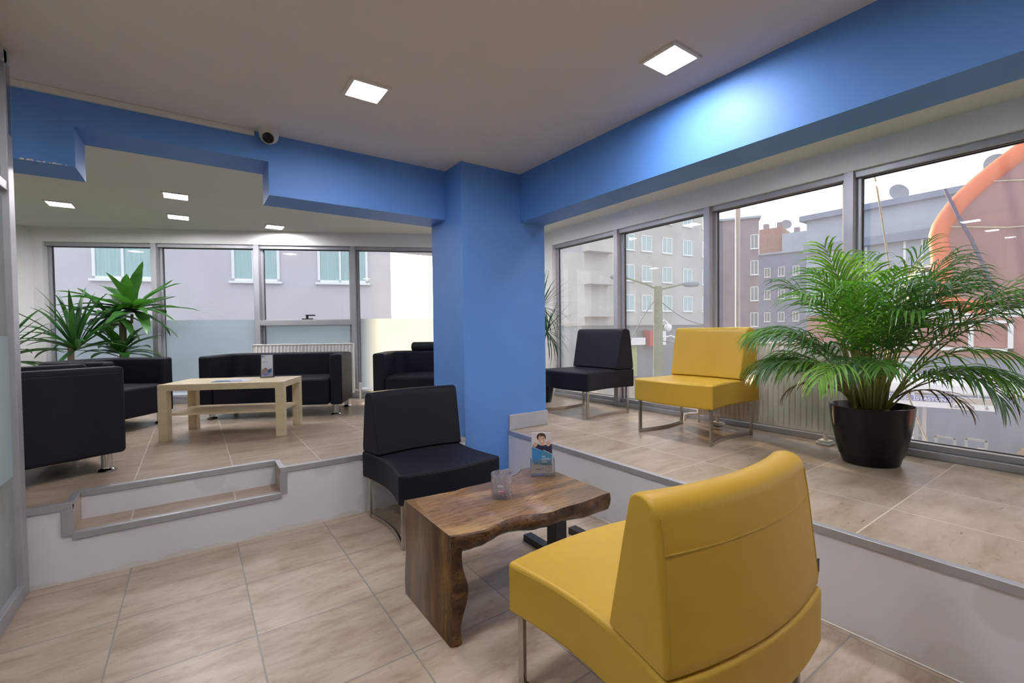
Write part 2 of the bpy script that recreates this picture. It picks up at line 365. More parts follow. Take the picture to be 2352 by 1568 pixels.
# lower floor
struct(MB().add([(-3.2, -3.6, 0), (2.255, -3.6, 0), (2.255, 3.285, 0), (-3.2, 3.285, 0)], [(0, 1, 2, 3)]).build('floor', M['tile']))
# raised floor with a stair recess
mb = MB()
x0, x1, yr, ys = -.54, .445, 3.285, 3.505
polyL = [(-4.6, yr), (x0, yr), (x0, ys), (x1, ys), (x1, yr), (2.255, yr), (2.255, -3.6), (XR+.2, -3.6), (XR+.2, 5.2), (2.0, 6.3), (-1.4, 8.0), (-4.6, 8.3)]
vs = [(a, b, ZP) for a, b in polyL]
bm = bmesh.new(); bv = [bm.verts.new(p) for p in vs]; bm.faces.new(bv); bmesh.ops.triangulate(bm, faces=bm.faces)
bmesh.ops.recalc_face_normals(bm, faces=bm.faces)
for fc in bm.faces:
    if fc.normal.z < 0: fc.normal_flip()
me = bpy.data.meshes.new('floor_raised'); bm.to_mesh(me); bm.free(); me.materials.append(M['tile2'])
fo = bpy.data.objects.new('floor_raised', me); C.objects.link(fo); struct(fo)
# step tread and its tiled cheeks
zt = .257
mb = MB().box(x0, x1, yr, ys, 0.0, zt)
struct(mb.build('floor_step', M['tile2']))
mb = MB()
mb.add([(x0, yr, zt), (x0, ys, zt), (x0, ys, ZP), (x0, yr, ZP)], [(0, 1, 2, 3)]); mb.add([(x1, yr, zt), (x1, ys, zt), (x1, ys, ZP), (x1, yr, ZP)], [(0, 3, 2, 1)])
struct(mb.build('floor_step_sides', M['tile2']))
# risers
mb = MB()
def quad(mb_, a, b, c, d): mb_.add([a, b, c, d], [(0, 1, 2, 3)])
quad(mb, (-3.2, yr, 0), (x0, yr, 0), (x0, yr, ZP), (-3.2, yr, ZP)); quad(mb, (x0, yr-.001, 0), (x1, yr-.001, 0), (x1, yr-.001, zt), (x0, yr-.001, zt)); quad(mb, (x1, yr, 0), (1.82, yr, 0), (1.82, yr, ZP), (x1, yr, ZP))
quad(mb, (x0, ys, zt), (x1, ys, zt), (x1, ys, ZP), (x0, ys, ZP))
struct(mb.build('wall_riser_back', M['riser'], weld=True))
mb = MB(); quad(mb, (2.255, yr, 0), (2.255, -3.6, 0), (2.255, -3.6, ZP), (2.255, yr, ZP)); struct(mb.build('wall_riser_right', M['riser']))
# metal edge trims
th = .034; e = .008
def trim(n, *boxes):
    mb = MB()
    for b in boxes: mb.box(*b)
    return struct(mb.build('trim_%d' % n, M['alu'], bevel=.002))
trim(1, (-.76, x0, yr-e, yr+.03, ZP-th, ZP+.002))
trim(2, (x1, 1.82, yr-e, yr+.03, ZP-th, ZP+.002))
trim(3, (x0-.005, x1+.005, yr-e-.002, yr+.03, zt-th, zt+.002))
trim(4, (x0, x1, ys-e, ys+.03, ZP-th, ZP+.002))
trim(5, (x0-.045, x0+.004, yr-e-.001, yr-.001, zt-.01, ZP-th), (x0-.03, x0+.004, yr-.004, ys, ZP-.012, ZP+.003))
trim(6, (x1-.004, x1+.040, yr-e-.001, yr-.001, zt-.01, ZP-th), (x1-.004, x1+.03, yr-.004, ys, ZP-.012, ZP+.003))
trim(7, (2.255-e, 2.285, -3.6, 3.28, ZP-th, ZP+.002))
# thin joint line at riser foot
trim(8, (2.249, 2.2548, -3.6, 3.28, 0, .006)).data.materials[0] = M['pvc']

# ceilings
struct(MB().add([(-3.2, -3.6, ZC), (2.6, -3.6, ZC), (2.6, 3.7, ZC), (-3.2, 3.7, ZC)], [(3, 2, 1, 0)]).build('ceiling', M['ceiling']))
mb = MB(); mb.add([(-4.6, 3.7, ZC2), (2.55, 3.7, ZC2), (2.55, -3.6, ZC2), (XR+.2, -3.6, ZC2), (XR+.2, 5.2, ZC2), (2.0, 6.3, ZC2), (-1.4, 8.0, ZC2), (-4.6, 8.3, ZC2)], [(0, 1, 4, 5, 6, 7), (1, 2, 3, 4)])
struct(mb.build('ceiling_back', M['ceiling2']))
# roof slab keeps the sky out
struct(MB().box(-4.8, XR+.3, -3.8, 8.4, 2.80, 3.0).build('ceiling_slab', M['white']))

# beams and column
yb, yb2 = 3.571, 3.885
pts = [(-3.2, 2.26), (-.525, 2.26), (-.525, 2.49), (.458, 2.49), (.458, 2.26), (1.83, 2.26), (1.83, 2.80), (-3.2, 2.80)]
mb = MB(); n = len(pts)
mb.add([(a, yb, z) for a, z in pts]+[(a, yb2, z) for a, z in pts], [tuple(range(n)), tuple(reversed(range(n, 2*n)))]+[((i+1) % n, i, n+i, n+(i+1) % n) for i in range(n)])
bo = struct(mb.build('wall_beam_back', M['blue'], weld=True))
random.seed(5)
mb = MB()
for i in range(9):
    cx = -.74+.022*i*1.0+random.uniform(-.006, .006); w = random.uniform(.005, .014); h = random.uniform(.003, .008)
    mb.add([(cx-w, yb-.0015, 2.2605), (cx+w, yb-.0015, 2.2605), (cx+w*.6, yb-.0015, 2.2605+h), (cx-w*.3, yb-.0015, 2.2605+h*1.4)], [(0, 1, 2, 3)])
mb.build('chipped_paint', M['white'], bo)
struct(MB().box(2.41, 2.68, -3.6, 3.30, 2.26, 2.80).build('wall_beam_right', M['blue']))
struct(MB().box(1.82, 2.685, 3.283, 3.86, 0, 2.80).build('wall_column', M['blue'], bevel=.004))
# skirting round the column
struct(MB().box(2.258, 2.695, 3.267, 3.284, ZP, ZP+.135).build('baseboard_column', M['skirt'], bevel=.006))
struct(MB().box(1.80, 2.25, 3.266, 3.284, 0, .085).build('baseboard_low', M['skirt'], bevel=.005))
# cable trunking
struct(MB().box(-.80, .375, yb-.022, yb, ZC-.036, ZC-.001).build('trim_9', M['pvc'], bevel=.002))

# back wall: header, left return
HB = 2.44
struct(MB().box(-.35, S_END+.4, 0, .18, HB, 2.78, fr=bk).build('wall_back', M['white']))
mb = MB(); mb.box(-.11, 0, 0, .12, ZP, HB, fr=bk); struct(mb.build('wall_back_return', M['white']))
mb = MB(); mb.add([(L.x, L.y, ZP), (L2.x, L2.y, ZP), (L2.x, L2.y, 2.7), (L.x, L.y, 2.7)], [(0, 1, 2, 3)])
mb.add([(L2.x, L2.y, 0), (L2.x, -3.6, 0), (L2.x, -3.6, 2.7), (L2.x, L2.y, 2.7)], [(0, 1, 2, 3)])
struct(mb.build('wall_left', M['white']))
struct(MB().add([(-3.2, -3.6, 0), (-3.2, 8, 0), (-3.2, 8, 2.75), (-3.2, -3.6, 2.75)], [(0, 1, 2, 3)]).build('wall_left_corridor', M['white']))
struct(MB().box(-4.6, XR+.2, -3.75, -3.6, 0, 2.8).build('wall_rear', M['skirt']))
# right wall: header and corner piece
struct(MB().box(XR, XR+.18, -3.6, 5.4, 2.43, 2.78).build('wall_right', M['white']))
struct(MB().box(XR, XR+.14, 4.687, 5.2, ZP, 2.43).build('wall_right_corner', M['white']))
# outer sill slab below windows
struct(MB().box(XR, XR+.2, -3.6, 5.2, -.3, ZP).build('wall_right_sill', M['skirt']))
struct(MB().box(-3.2, S_END+.2, 0, .2, -.3, ZP, fr=bk).build('wall_back_sill', M['skirt']))

# windows -----------------------------------------------------------------
def window(n, s0, s1, ztop, fr, pane, mull=True, film=None, rail=None, handle=None, end=False):
    w = thing('window_%d' % n, kind='structure'); mw = .06
    mb = MB()
    z0 = ZP
    # deep box frame: jambs, head, sill
    g = .105  # glass depth
    a0, a1 = s0, s1
    mb.box(a0, a1, .0, .12, z0, z0+.045, fr=fr); mb.box(a0, a1, .045, .12, z0+.045, z0+.085, fr=fr)
    mb.box(a0, a1, .03, .125, ztop-.045, ztop, fr=fr)
    mb.box(a0, a0+.03, .07, .125, z0+.05, ztop-.02, fr=fr); mb.box(a1-.03, a1, .07, .125, z0+.05, ztop-.02, fr=fr)
    mb.build('frame', M['alu2'], w, bevel=.0025)
    sb = MB(); i0, i1 = a0+.03, a1-.03
    for q in ((i0, i1, z0+.085, z0+.091), (i0, i1, ztop-.051, ztop-.045)): sb.box(q[0], q[1], g-.006, g+.012, q[2], q[3], fr=fr)
    for q in ((i0, i0+.006), (i1-.006, i1)): sb.box(q[0], q[1], g-.006, g+.012, z0+.085, ztop-.045, fr=fr)
    sb.box(a0, a1, .06, .064, ztop-.049, ztop-.0455, fr=fr)
    sb.build('seal', M['seal'], w)
    pb = MB(); pb.add([fr(i0, g, z0+.08), fr(i1, g, z0+.08), fr(i1, g, ztop-.04), fr(i0, g, ztop-.04)], [(0, 1, 2, 3)]); pb.build('pane', pane, w)
    if mull: MB().box(a1, a1+mw, 0, .125, z0, ztop, fr=fr).build('mullion', M['alu2'], w, bevel=.002)
    if film:
        fb = MB(); zt_ = film[1]
        fb.add([fr(i0+.006, g-.004, film[0]), fr(i1-.006, g-.004, film[0]), fr(i1-.006, g-.004, zt_), fr(i0+.006, g-.004, zt_)], [(0, 1, 2, 3)]); fb.build('frosted_film', M['frost'], w)
    if rail:
        rb = MB().box(a0-.002, a1+.002, -.004, .125, rail[0], rail[1], fr=fr); rb.box(a0+.02, a1-.02, .05, .125, rail[1], rail[1]+.012, fr=fr); rb.build('transom_rail', M['alu2'], w, bevel=.003)
    if handle:
        hb = MB(); s, z = handle
        hb.box(s-.07, s+.07, .01, .035, z, z+.014, fr=fr); hb.box(s-.018, s+.012, .012, .03, z+.01, z+.05, fr=fr); hb.box(s-.02, s+.10, -.006, .016, z+.044, z+.062, fr=fr)
        hb.build('handle', M['black'], w, bevel=.004)
    return w
bs = [0.0, 1.175, 1.235, 2.371, 2.431, 3.568, 3.628, 4.77, 4.83, S_END]
FILM = (.55, 1.48)
window(1, .0, 1.175, HB, bk, M['pane_clean'], film=FILM)
window(2, 1.235, 2.371, HB, bk, M['pane_clean'], film=FILM)
window(3, 2.431, 3.568, HB, bk, M['pane_clean'], film=(.55, 1.40), rail=(1.398, 1.462), handle=(3.01, 1.474))
window(4, 3.628, 4.77, HB, bk, M['pane_clean'], film=FILM)
window(5, 4.83, S_END-.02, HB, bk, M['pane_clean'], mull=False, film=FILM)
def rt(s, d, z): return (XR+d, 4.687-s, z)
ys_ = [4.687, 3.607, 3.551, 2.484, 2.428, 1.356, 1.300, .22, .16, -.92, -.98, -2.06, -2.12, -3.6]
for i in range(7):
    window(6+i, 4.687-ys_[2*i], 4.687-ys_[2*i+1], 2.43, rt, M['pane_dirty'], mull=i < 6)

# left glass partition ------------------------------------------------------
pw = thing('window_13', kind='structure')
mb = MB(); XPp = -.708
for a, b in ((3.195, 3.278), (1.2, 1.25), (-.8, -.75), (-3.6, -3.55)): mb.box(XPp-.05, XPp, a, b, 0, ZC)
mb.box(XPp-.05, XPp, -3.6, 3.2, 0, .075); mb.box(XPp-.05, XPp, -3.6, 3.24, ZC-.07, ZC)
mb.box(XPp-.045, XPp-.005, -3.6, 3.24, 2.0, 2.045)
mb.build('partition_frame', M['alu'], pw, bevel=.003)
mb = MB(); mb.add([(XPp-.025, -3.55, .07), (XPp-.025, 3.24, .07), (XPp-.025, 3.24, ZC-.06), (XPp-.025, -3.55, ZC-.06)], [(0, 1, 2, 3)]); mb.build('partition_pane', M['partition_glass'], pw)
mb = MB(); mb.add([(XPp-.021, -3.55, .62), (XPp-.021, 3.19, .62), (XPp-.021, 3.19, 1.30), (XPp-.021, -3.55, 1.35)], [(0, 1, 2, 3)])
mb.build('frosted_film', M['frost'], pw)
mb = MB().box(XPp-.0, XPp+.0015, 3.215, 3.262, 2.28, 2.62); mb.build('latch_plate', M['steel'], pw)

# ------------------------------------------------------------------ ceiling lights
def ceil_light(x, y, z, label, lamp0=[None]):
    if lamp0[0] is None:
        t = thing('ceiling_light', (x, y, z), 0); h = .092; w = .018
        mb = MB()
        mb.box(-h-w, h+w, -h-w, -h, -.012, 0); mb.box(-h-w, h+w, h, h+w, -.012, 0); mb.box(-h-w, -h, -h, h, -.012, 0); mb.box(h, h+w, -h, h, -.012, 0)
        mb.build('frame', M['ceiling'], t)
        MB().box(-h, h, -h, h, -.004, -.001).build('diffuser', M['led'], t)
        lamp0[0] = t
    else: t = copy_tree(lamp0[0])
    t.location = (x, y, z); tag(t, label, 'ceiling light', 'square LED ceiling panels'); return t
ceil_light(.845, 2.625, ZC, 'square LED panel in the main ceiling, nearest the dome camera')
ceil_light(2.035, 1.46, ZC, 'square LED panel in the main ceiling, close beside the right blue beam')
ceil_light(-1.05, 6.32, ZC2, 'square LED panel in the back ceiling, near the left wall')
ceil_light(-.10, 5.38, ZC2, 'square LED panel in the back ceiling, closer of the pair above the coffee table')
ceil_light(-.10, 6.33, ZC2, 'square LED panel in the back ceiling, farther of the pair above the coffee table')
ceil_light(.86, 6.30, ZC2, 'square LED panel in the back ceiling, farthest to the right')
ceil_light(2.93, 3.42, ZC2, 'square LED panel over the platform, hidden behind the right blue beam')
ceil_light(-.35, 1.46, ZC, 'added unseen LED panel in the main ceiling, above the viewer beside the glass partition')  # unseen panel, put in to brighten the left riser
ceil_light(2.95, 1.45, ZC2, 'added unseen LED panel over the platform, hidden behind the right blue beam above the palm')  # added panel; lifts the radiator, far yellow chair and palm
ceil_light(.845, .25, ZC, 'square LED panel in the main ceiling, above and behind the viewer')
ceil_light(2.95, -.60, ZC2, 'added unseen LED panel over the platform, out of the picture')  # no known lamp here: added to light the right header and platform
ceil_light(2.9, 4.45, ZC2, 'added unseen LED panel of the back ceiling, hidden behind the blue column')  # extra panel added out of view as fill for the back room
ceil_light(-1.45, 1.4, ZC, 'square LED panel over the corridor, nearer the glass partition')
ceil_light(-2.45, 1.4, ZC, 'square LED panel over the corridor, farther from the glass partition')
ceil_light(-2.1, 6.45, ZC2, 'square LED panel over the hidden left end of the back room')

# dome camera
t = thing('security_camera', (.455, 3.49, ZC), 0, 'white dome security camera with black lens on the ceiling by the blue beam', 'camera')
MB().lathe([(.062, 0), (.062, -.03), (.058, -.055), (.045, -.078), (.02, -.088), (.0, -.09)], 28).build('housing', M['whitepl'], t, smooth=True)
dirv = Vector((-.2, -.78, -.60)).normalized(); q = dirv.to_track_quat('Z', 'Y').to_matrix().to_4x4()
o = MB().lathe([(.0, .0), (.041, .0), (.043, .020), (.038, .027), (.036, .024), (.0, .024)], 28).build('eyeball', M['whitepl'], t, smooth=True); o.matrix_basis = Matrix.Translation(Vector((0, 0, -.042))+dirv*.028) @ q
o2 = MB().lathe([(.0, .0), (.035, .0), (.030, .006), (.0, .009)], 28).build('lens', M['blackpl'], t, smooth=True); o2.matrix_basis = Matrix.Translation(Vector((0, 0, -.042))+dirv*.053) @ q

# ------------------------------------------------------------------ lounge chairs
def lerp(a, b, k): return a+(b-a)*k
def seat_outline():
    p = []; n = 14
    for i in range(n+1): s = -1+2*i/n; p.append((.355*s, -.352-.040*(1-s*s)))
    for i in range(1, n): k = i/n; p.append((.355-.046*math.sin(PI*k), lerp(-.352, .352, k)))
    for i in range(n+1): s = 1-2*i/n; p.append((.355*s, .352+.044*(1-s*s)))
    for i in range(1, n): k = i/n; p.append((-.355+.046*math.sin(PI*k), lerp(.352, -.352, k)))
    return p
def chair(name, lm, sm, label, group, tagged=False):
    t = thing(name, label=label, cat='chair', group=group)
    MB().prism(seat_outline(), .275, .46).build('seat', lm, t, bevel=.016, bseg=4, limit=50)
    # backrest: loft across the width
    mb = MB(); n = 20; prof_n = None; W_ = .353
    for i in range(n+1):
        s = -1+2*i/n; bow = .050*(1-s*s)
        x = W_*s
        yr_ = .350+bow; yt = yr_-.046
        pr = [(.118+bow*.9, .462), (.112+bow*.9, .475), (yt-.118, .80), (yt-.108, .838)]
        for k in range(1, 8): a = PI*(1-k/8); pr.append((yt-.054+.054*math.cos(a), .840+.044*math.sin(a)))
        pr += [(yt, .838), (yt+.012, .76), (yr_-.006, .50), (yr_-.008, .462)]
        prof_n = len(pr); mb.v += [(s*(W_-.044*math.sin(PI*min(1, max(0, (a+.352)/.704)))), a, b) for a, b in pr]
    for i in range(n):
        for k in range(prof_n-1): mb.f.append([i*prof_n+k, i*prof_n+k+1, (i+1)*prof_n+k+1, (i+1)*prof_n+k]); mb.m.append(0)
        mb.f.append([i*prof_n+prof_n-1, i*prof_n, (i+1)*prof_n, (i+1)*prof_n+prof_n-1]); mb.m.append(0)
    mb.f.append(list(reversed(range(prof_n)))); mb.f.append([n*prof_n+k for k in range(prof_n)]); mb.m += [0, 0]
    mb.build('backrest', lm, t, bevel=.011, bseg=3, limit=48)
    # seams
    mb = MB()
    P = []
    for i in range(17):
        s = -1+2*i/16; bow = .050*(1-s*s); P.append((W_*s*.935, .350+.050*(1-(s*.935)**2)-.046+.0125, .752))
    mb.tube(P, .0022, 6)
    for sx in (-1, 1):
        mb.tube([(sx*W_*.925, .3565-.046+.000, .838), (sx*W_*.93, .3560-.0345, .76), (sx*W_*.955, .3480, .50)], .0018, 6)
    so = [(x*.985, y*.985, .4600) for x, y in seat_outline()]
    for sx in (-1, 1): mb.tube([(sx*(.3545-.046*math.sin(PI*k/12)), lerp(-.352, .352, k/12), .445) for k in [.5+q_*.65 for q_ in range(13)]], .0016, 5)
    mb.tube([(.353*(-.93+1.86*k/12), -.3515-.040*(1-(-.93+1.86*k/12)**2), .445) for k in range(13)], .0016, 5)
    mb.build('seam', sm, t, smooth=True)
    # steel sled frames, one on each side
    for sx in (-1, 1):
        mb = MB(); n = 14; hw = .0145
        def cxy(k): return (sx*(.320-.040*math.sin(PI*k)), lerp(-.315, .285, k))
        for k0 in (0, 1):
            cx_, cy_ = cxy(k0); mb.box(cx_-.007, cx_+.007, cy_-.016, cy_+.016, .0, .29)
        pts_ = [cxy(i/n) for i in range(n+1)]; inn = [(a-.007, b) for a, b in pts_]; ou = [(a+.007, b) for a, b in pts_]
        mb.prism(inn+ou[::-1], 0.0, .030)
        mb.build('leg_frame', M['steel'], t, bevel=.0015)
    if tagged:
        tg = MB().box(.350, .372, .300, .302, .588, .63).build('label_tag', M['black'], t); tg['label'] = 'small black fabric label'
    return t
BCH = 'black leatherette chairs with steel sled legs'; YCH = 'yellow leatherette chairs with steel sled legs'
ch = chair('lounge_chair', M['blackle'], M['blackseam'], 'black lounge chair on the lower floor, backed against the riser beside the blue column', BCH)
ch.location = (1.315, 2.885, 0)
c2 = copy_tree(ch); c2.location = (3.43, 3.515, ZP); c2.rotation_euler = (0, 0, -PI/2+.03); c2['label'] = 'black lounge chair on the raised platform, by the windows behind the blue column'
cy = chair('lounge_chair', M['yellow'], M['yellowseam'], 'yellow lounge chair seen from behind, biggest in view, on the lower floor by the wooden slab table', YCH, tagged=True)
cy['label'] = 'yellow lounge chair seen from behind on the lower floor, by the slab table'; cy.scale = (1.08, 1, 1); cy.location = (1.285, .985, 0); cy.rotation_euler = (0, 0, PI-.038)
tagm = [k for k in kids(cy) if k.name.startswith('label_tag')][0]
c4 = thing('lounge_chair', label='yellow lounge chair on the raised platform, between the black chair and the potted palm', cat='chair', group=YCH)
for k in kids(cy):
    if k.name == tagm.name: continue
    d = k.copy(); C.objects.link(d); d.parent = c4
c4.location = (3.432, 2.225, ZP); c4.rotation_euler = (0, 0, -PI/2+.02)
# the tag hangs at the chair's +x image side: local -x
tagm.data = MB().box(-.366, -.336, .336, .338, .495, .540).build('tmp', M['black']).data
bpy.data.objects.remove(bpy.data.objects['tmp'])

# ------------------------------------------------------------------ tub sofas
def tub(name, Wd, D, label, group, cat='sofa', bolster=False, zs=1.0):
    t = thing(name, label=label, cat=cat, group=group); hw = Wd/2
    ta, tb, R = .125, .15, .20
    def arc(cx, cy, rr, a0, a1, n=8): return [(cx+rr*math.cos(lerp(a0, a1, i/n)), cy+rr*math.sin(lerp(a0, a1, i/n))) for i in range(n+1)]
    outer = [(hw, -D/2)]+arc(hw-R, D/2-R, R, 0, PI/2)+arc(-hw+R, D/2-R, R, PI/2, PI)+[(-hw, -D/2)]
    Ri = .12
    inner = [(-hw+ta, -D/2)]+arc(-hw+ta+Ri, D/2-tb-Ri, Ri, PI, PI/2)+arc(hw-ta-Ri, D/2-tb-Ri, Ri, PI/2, 0)+[(hw-ta, -D/2)]
    # loft band as stations (outer_i, inner_i)
    n = len(outer); inn = inner[::-1]
    vs = []
    for (a, b), (c, d) in zip(outer, inn): vs += [(a, b, .115), (a, b, .65), (c, d, .65), (c, d, .115)]
    fs = [(0, 1, 2, 3), ((n-1)*4+3, (n-1)*4+2, (n-1)*4+1, (n-1)*4)]
    for i in range(n-1):
        for k in range(4): fs.append((i*4+k, (i+1)*4+k, (i+1)*4+(k+1) % 4, i*4+(k+1) % 4))
    MB().add(vs, fs).build('back_and_arms', M['blackle'], t, bevel=.026, bseg=4, limit=55)
    iw = hw-ta-.003
    sp = [(-iw, -D/2-.012), (iw, -D/2-.012)]+arc(iw-.10, D/2-tb-.103, .10, 0, PI/2)+arc(-iw+.10, D/2-tb-.103, .10, PI/2, PI)
    MB().prism(sp, .118, .40).build('seat_cushion', M['blackle'], t, bevel=.035, bseg=5, limit=55)
    # seam line just below the rim
    mb = MB(); oo = [(hw, -D/2+.03)]+outer[1:-1]+[(-hw, -D/2+.03)]; mb.tube([(a*1.0005, b*1.0005, .612) for a, b in oo], .0014, 5); mb.build('seam', M['blackseam'], t, smooth=True)
    for sx in (-1, 1):
        for sy in (-1, 1):
            mb = MB().lathe([(.048, 0), (.050, .006), (.044, .014), (.030, .020), (.0285, .03), (.0285, .12)], 20, c=(sx*(hw-.085), sy*(D/2-.08), 0))
            mb.build('leg', M['chrome'], t, smooth=40)
    if bolster:
        mb = MB(); P = []; rr = .058
        for i in range(7): a = PI/2*i/6; P.append((-.27-rr*.5*math.cos(a)*1.0, rr*math.sin(a) if i else .001))
        Q = [(-x, y) for x, y in P[::-1]]
        prof = P+Q
        vs = []; sg = 20
        for x, y in prof:
            for k in range(sg): vs.append((x, D/2-tb*.6+y*math.cos(2*PI*k/sg), .695+y*math.sin(2*PI*k/sg)))
        fs = [(i*sg+k, i*sg+(k+1) % sg, (i+1)*sg+(k+1) % sg, (i+1)*sg+k) for i in range(len(prof)-1) for k in range(sg)]
        mb.add(vs, fs); mb.build('headrest_roll', M['blackle'], t, smooth=60)
    t.scale = (1, 1, zs); return t
SG = 'black leatherette tub seats in the back room'
def place(o, x, y, ang, z=ZP): o.location = (x, y, z); o.rotation_euler = (0, 0, ang)
# sofa C under the back windows: front centre from its two front feet
uC = Vector((.8895, -.457, 0)); vC = Vector((.457, .8895, 0))
fc = (Vector((.147, 5.64, 0))+Vector((1.238, 5.079, 0)))/2
cC = fc+vC*(.35-.08)
sC = tub('tub_sofa', 1.40, .70, 'two seat black tub sofa behind the coffee table, in front of the back radiator', SG); place(sC, cC.x, cC.y, math.atan2(uC.y, uC.x))
# armchair A beside the partition: its front faces (.906,.42)
fA = Vector((.906, .423, 0)); wA = Vector((-.423, .906, 0))
cA = Vector((-.371, 3.862, 0))-fA*.345+wA*.36
sA = tub('tub_armchair', .72, .70, 'black tub armchair seen from its side, next to the glass partition and the steps', SG, 'armchair', zs=1.04); place(sA, cA.x, cA.y, math.atan2(fA.y, fA.x)+PI/2)
fB = Vector((.79, -.613, 0)); wB = Vector((.613, .79, 0))
cB = Vector((-.175, 5.74, 0))-wB*.37-fB*.35
sB = tub('tub_armchair', .76, .70, 'black tub armchair in the far left corner, in front of the green plants', SG, 'armchair'); place(sB, cB.x, cB.y, math.atan2(fB.y, fB.x)+PI/2)
fD = Vector((-.54, -.842, 0)); wD = Vector((.842, -.54, 0))
cD = Vector((1.555, 4.80, 0))+wD*.60-fD*.35
sD = tub('tub_sofa', 1.20, .72, 'black tub sofa with a headrest roll, half hidden behind the blue column', SG, bolster=True); place(sD, cD.x, cD.y, math.atan2(fD.y, fD.x)+PI/2)

# ------------------------------------------------------------------ coffee table
P0 = Vector((-.25, 4.71, 0)); du = Vector((.871, -.424, 0)).normalized(); dv = Vector((-du.y, du.x, 0))
tw, td_, thh = .97, .52, .465
ct = thing('coffee_table', (P0.x, P0.y, ZP), math.atan2(du.y, du.x), 'pale birch coffee table with a lower shelf standing before the black sofas', 'table')
MB().box(0, tw, 0, td_, thh-.052, thh).build('table_top', M['birch'], ct, bevel=.0015)
for a in (0, tw-.068):
    for b in (0, td_-.068): MB().box(a, a+.068, b, b+.068, 0, thh-.052).build('leg', M['birch'], ct, bevel=.001)
MB().box(.03, tw-.03, .03, td_-.03, .205, .219).build('shelf', M['birch'], ct)
def onct(s, d, z): p = P0+du*s+dv*d; return Vector((p.x, p.y, z))
mg = MB(); pM = onct(.49, .20, ZP+thh)
t = thing('magazine', (pM.x, pM.y, pM.z), math.atan2(du.y, du.x)+.12, 'thin glossy magazine lying flat on the pale coffee table', 'magazine')
mb = MB().box(-.14, .14, -.10, .10, 0, .003); mb.build('pages', M['paper'], t)
mb = MB().add([(-.138, -.098, .0034), (.01, -.098, .0034), (-.02, .02, .0034), (-.138, .06, .0034)], [(0, 1, 2, 3)], 0).add([(-.01, -.05, .0038), (.10, -.08, .0038), (.06, .05, .0038), (-.03, .03, .0038)], [(0, 1, 2, 3)], 1)
mb.build('cover_print', [M['pdark'], M['pviolet']], t)

# ------------------------------------------------------------------ leaflet holders
def holder(name, loc, rz, label, w=.105, h=.215):
    t = thing(name, loc, rz, label, 'leaflet holder')
    mb = MB(); lean = .14
    def L_(x, y, z): return (x, y+z*lean, z)
    mb.box(-w/2, w/2, .034, .0365, .0, h, fr=L_)
    mb.build('back_plate', M['acrylic'], t)
    mb = MB(); mb.box(-w/2-.006, w/2+.006, -.002, .0, .0, .085, fr=L_)
    mb.box(-w/2-.006, -w/2-.003, -.002, .034, 0, .085, fr=L_); mb.box(w/2+.003, w/2+.006, -.002, .034, 0, .085, fr=L_)
    mb.build('pocket', M['acrylic'], t)
    mb = MB(); mb.box(-w/2-.006, w/2+.006, -.006, .04, 0, .005); mb.build('base', M['acrylic'], t)
    return t, L_
def flat(mb, pts_, d, L_, y0, mi):
    mb.add([L_(x, y0-d, z) for x, z in pts_], [tuple(range(len(pts_)))], mi)
def ell(cx, cz, rx, rz, n=18): return [(cx+rx*math.cos(2*PI*i/n), cz+rz*math.sin(2*PI*i/n)) for i in range(n)]
# slab table holder (leaflet with the smiling man)
hx, hy, hz = 1.625, 2.02, .462
hrot = math.radians(-32)
t, L_ = holder('leaflet_holder', (hx, hy, hz), hrot, 'clear acrylic leaflet holder standing on the wooden slab table')
lf = thing('leaflet', (hx, hy, hz), hrot, 'upright dental leaflet with a smiling man, held on the wooden slab table', 'leaflet')
lf.scale = (1.17, 1.12, 1.14); t.scale = (1.17, 1.12, 1.14)
MB().box(-.050, .050, .022, .030, .007, .208, fr=L_).build('paper', M['paper'], lf)
mb = MB(); y0 = .0219; Wl, z0, z1 = .050, .008, .208
flat(mb, [(-Wl, .12), (Wl, .09), (Wl, z1), (-Wl, z1)], .0002, L_, y0, 0)       # photo ground
flat(mb, [(-.046, .135), (-.046, .150), (-.030, .157), (-.010, .148), (.012, .146), (.034, .152), (Wl, .150), (Wl, .09), (-.046, .12)], .0004, L_, y0, 1)  # sweater
flat(mb, [(-.011, .145), (.012, .144), (.011, .160), (-.009, .160)], .0006, L_, y0, 2)  # neck
flat(mb, ell(-.002, .187, .0235, .021), .0007, L_, y0, 3)                       # hair
flat(mb, ell(-.001, .177, .0165, .0215), .0009, L_, y0, 2)                      # face
flat(mb, ell(-.034, .150, .010, .012), .0010, L_, y0, 2); flat(mb, [(-.030, .150), (-.012, .163), (-.010, .160), (-.028, .143)], .0011, L_, y0, 2)
flat(mb, ell(.032, .153, .011, .013), .0010, L_, y0, 2); flat(mb, [(.012, .164), (.028, .152), (.030, .158), (.014, .167)], .0011, L_, y0, 2); flat(mb, [(.036, .160), (.040, .160), (.038, .174), (.035, .173)], .0011, L_, y0, 2)
flat(mb, ell(-.008, .181, .003, .0012, 8), .0012, L_, y0, 3); flat(mb, ell(.006, .181, .003, .0012, 8), .0012, L_, y0, 3); flat(mb, ell(-.001, .166, .006, .0018, 10), .0012, L_, y0, 4)
flat(mb, [(-.011, .188), (-.004, .200), (.010, .199), (.015, .188), (.004, .192)], .0011, L_, y0, 3)
mb.build('portrait_print', [M['pgrey'], M['pnavy'], M['pskin'], M['phair'], M['pwhite']], lf)
mb = MB()
flat(mb, [(-Wl, .062), (-.028, .052), (-.022, .055), (.004, .104), (.001, .117), (-Wl, .140)], .0013, L_, y0, 0)
flat(mb, [(-.024, .057), (-.002, .048), (Wl-.004, .047), (Wl, .100), (.005, .122)], .0015, L_, y0, 1)
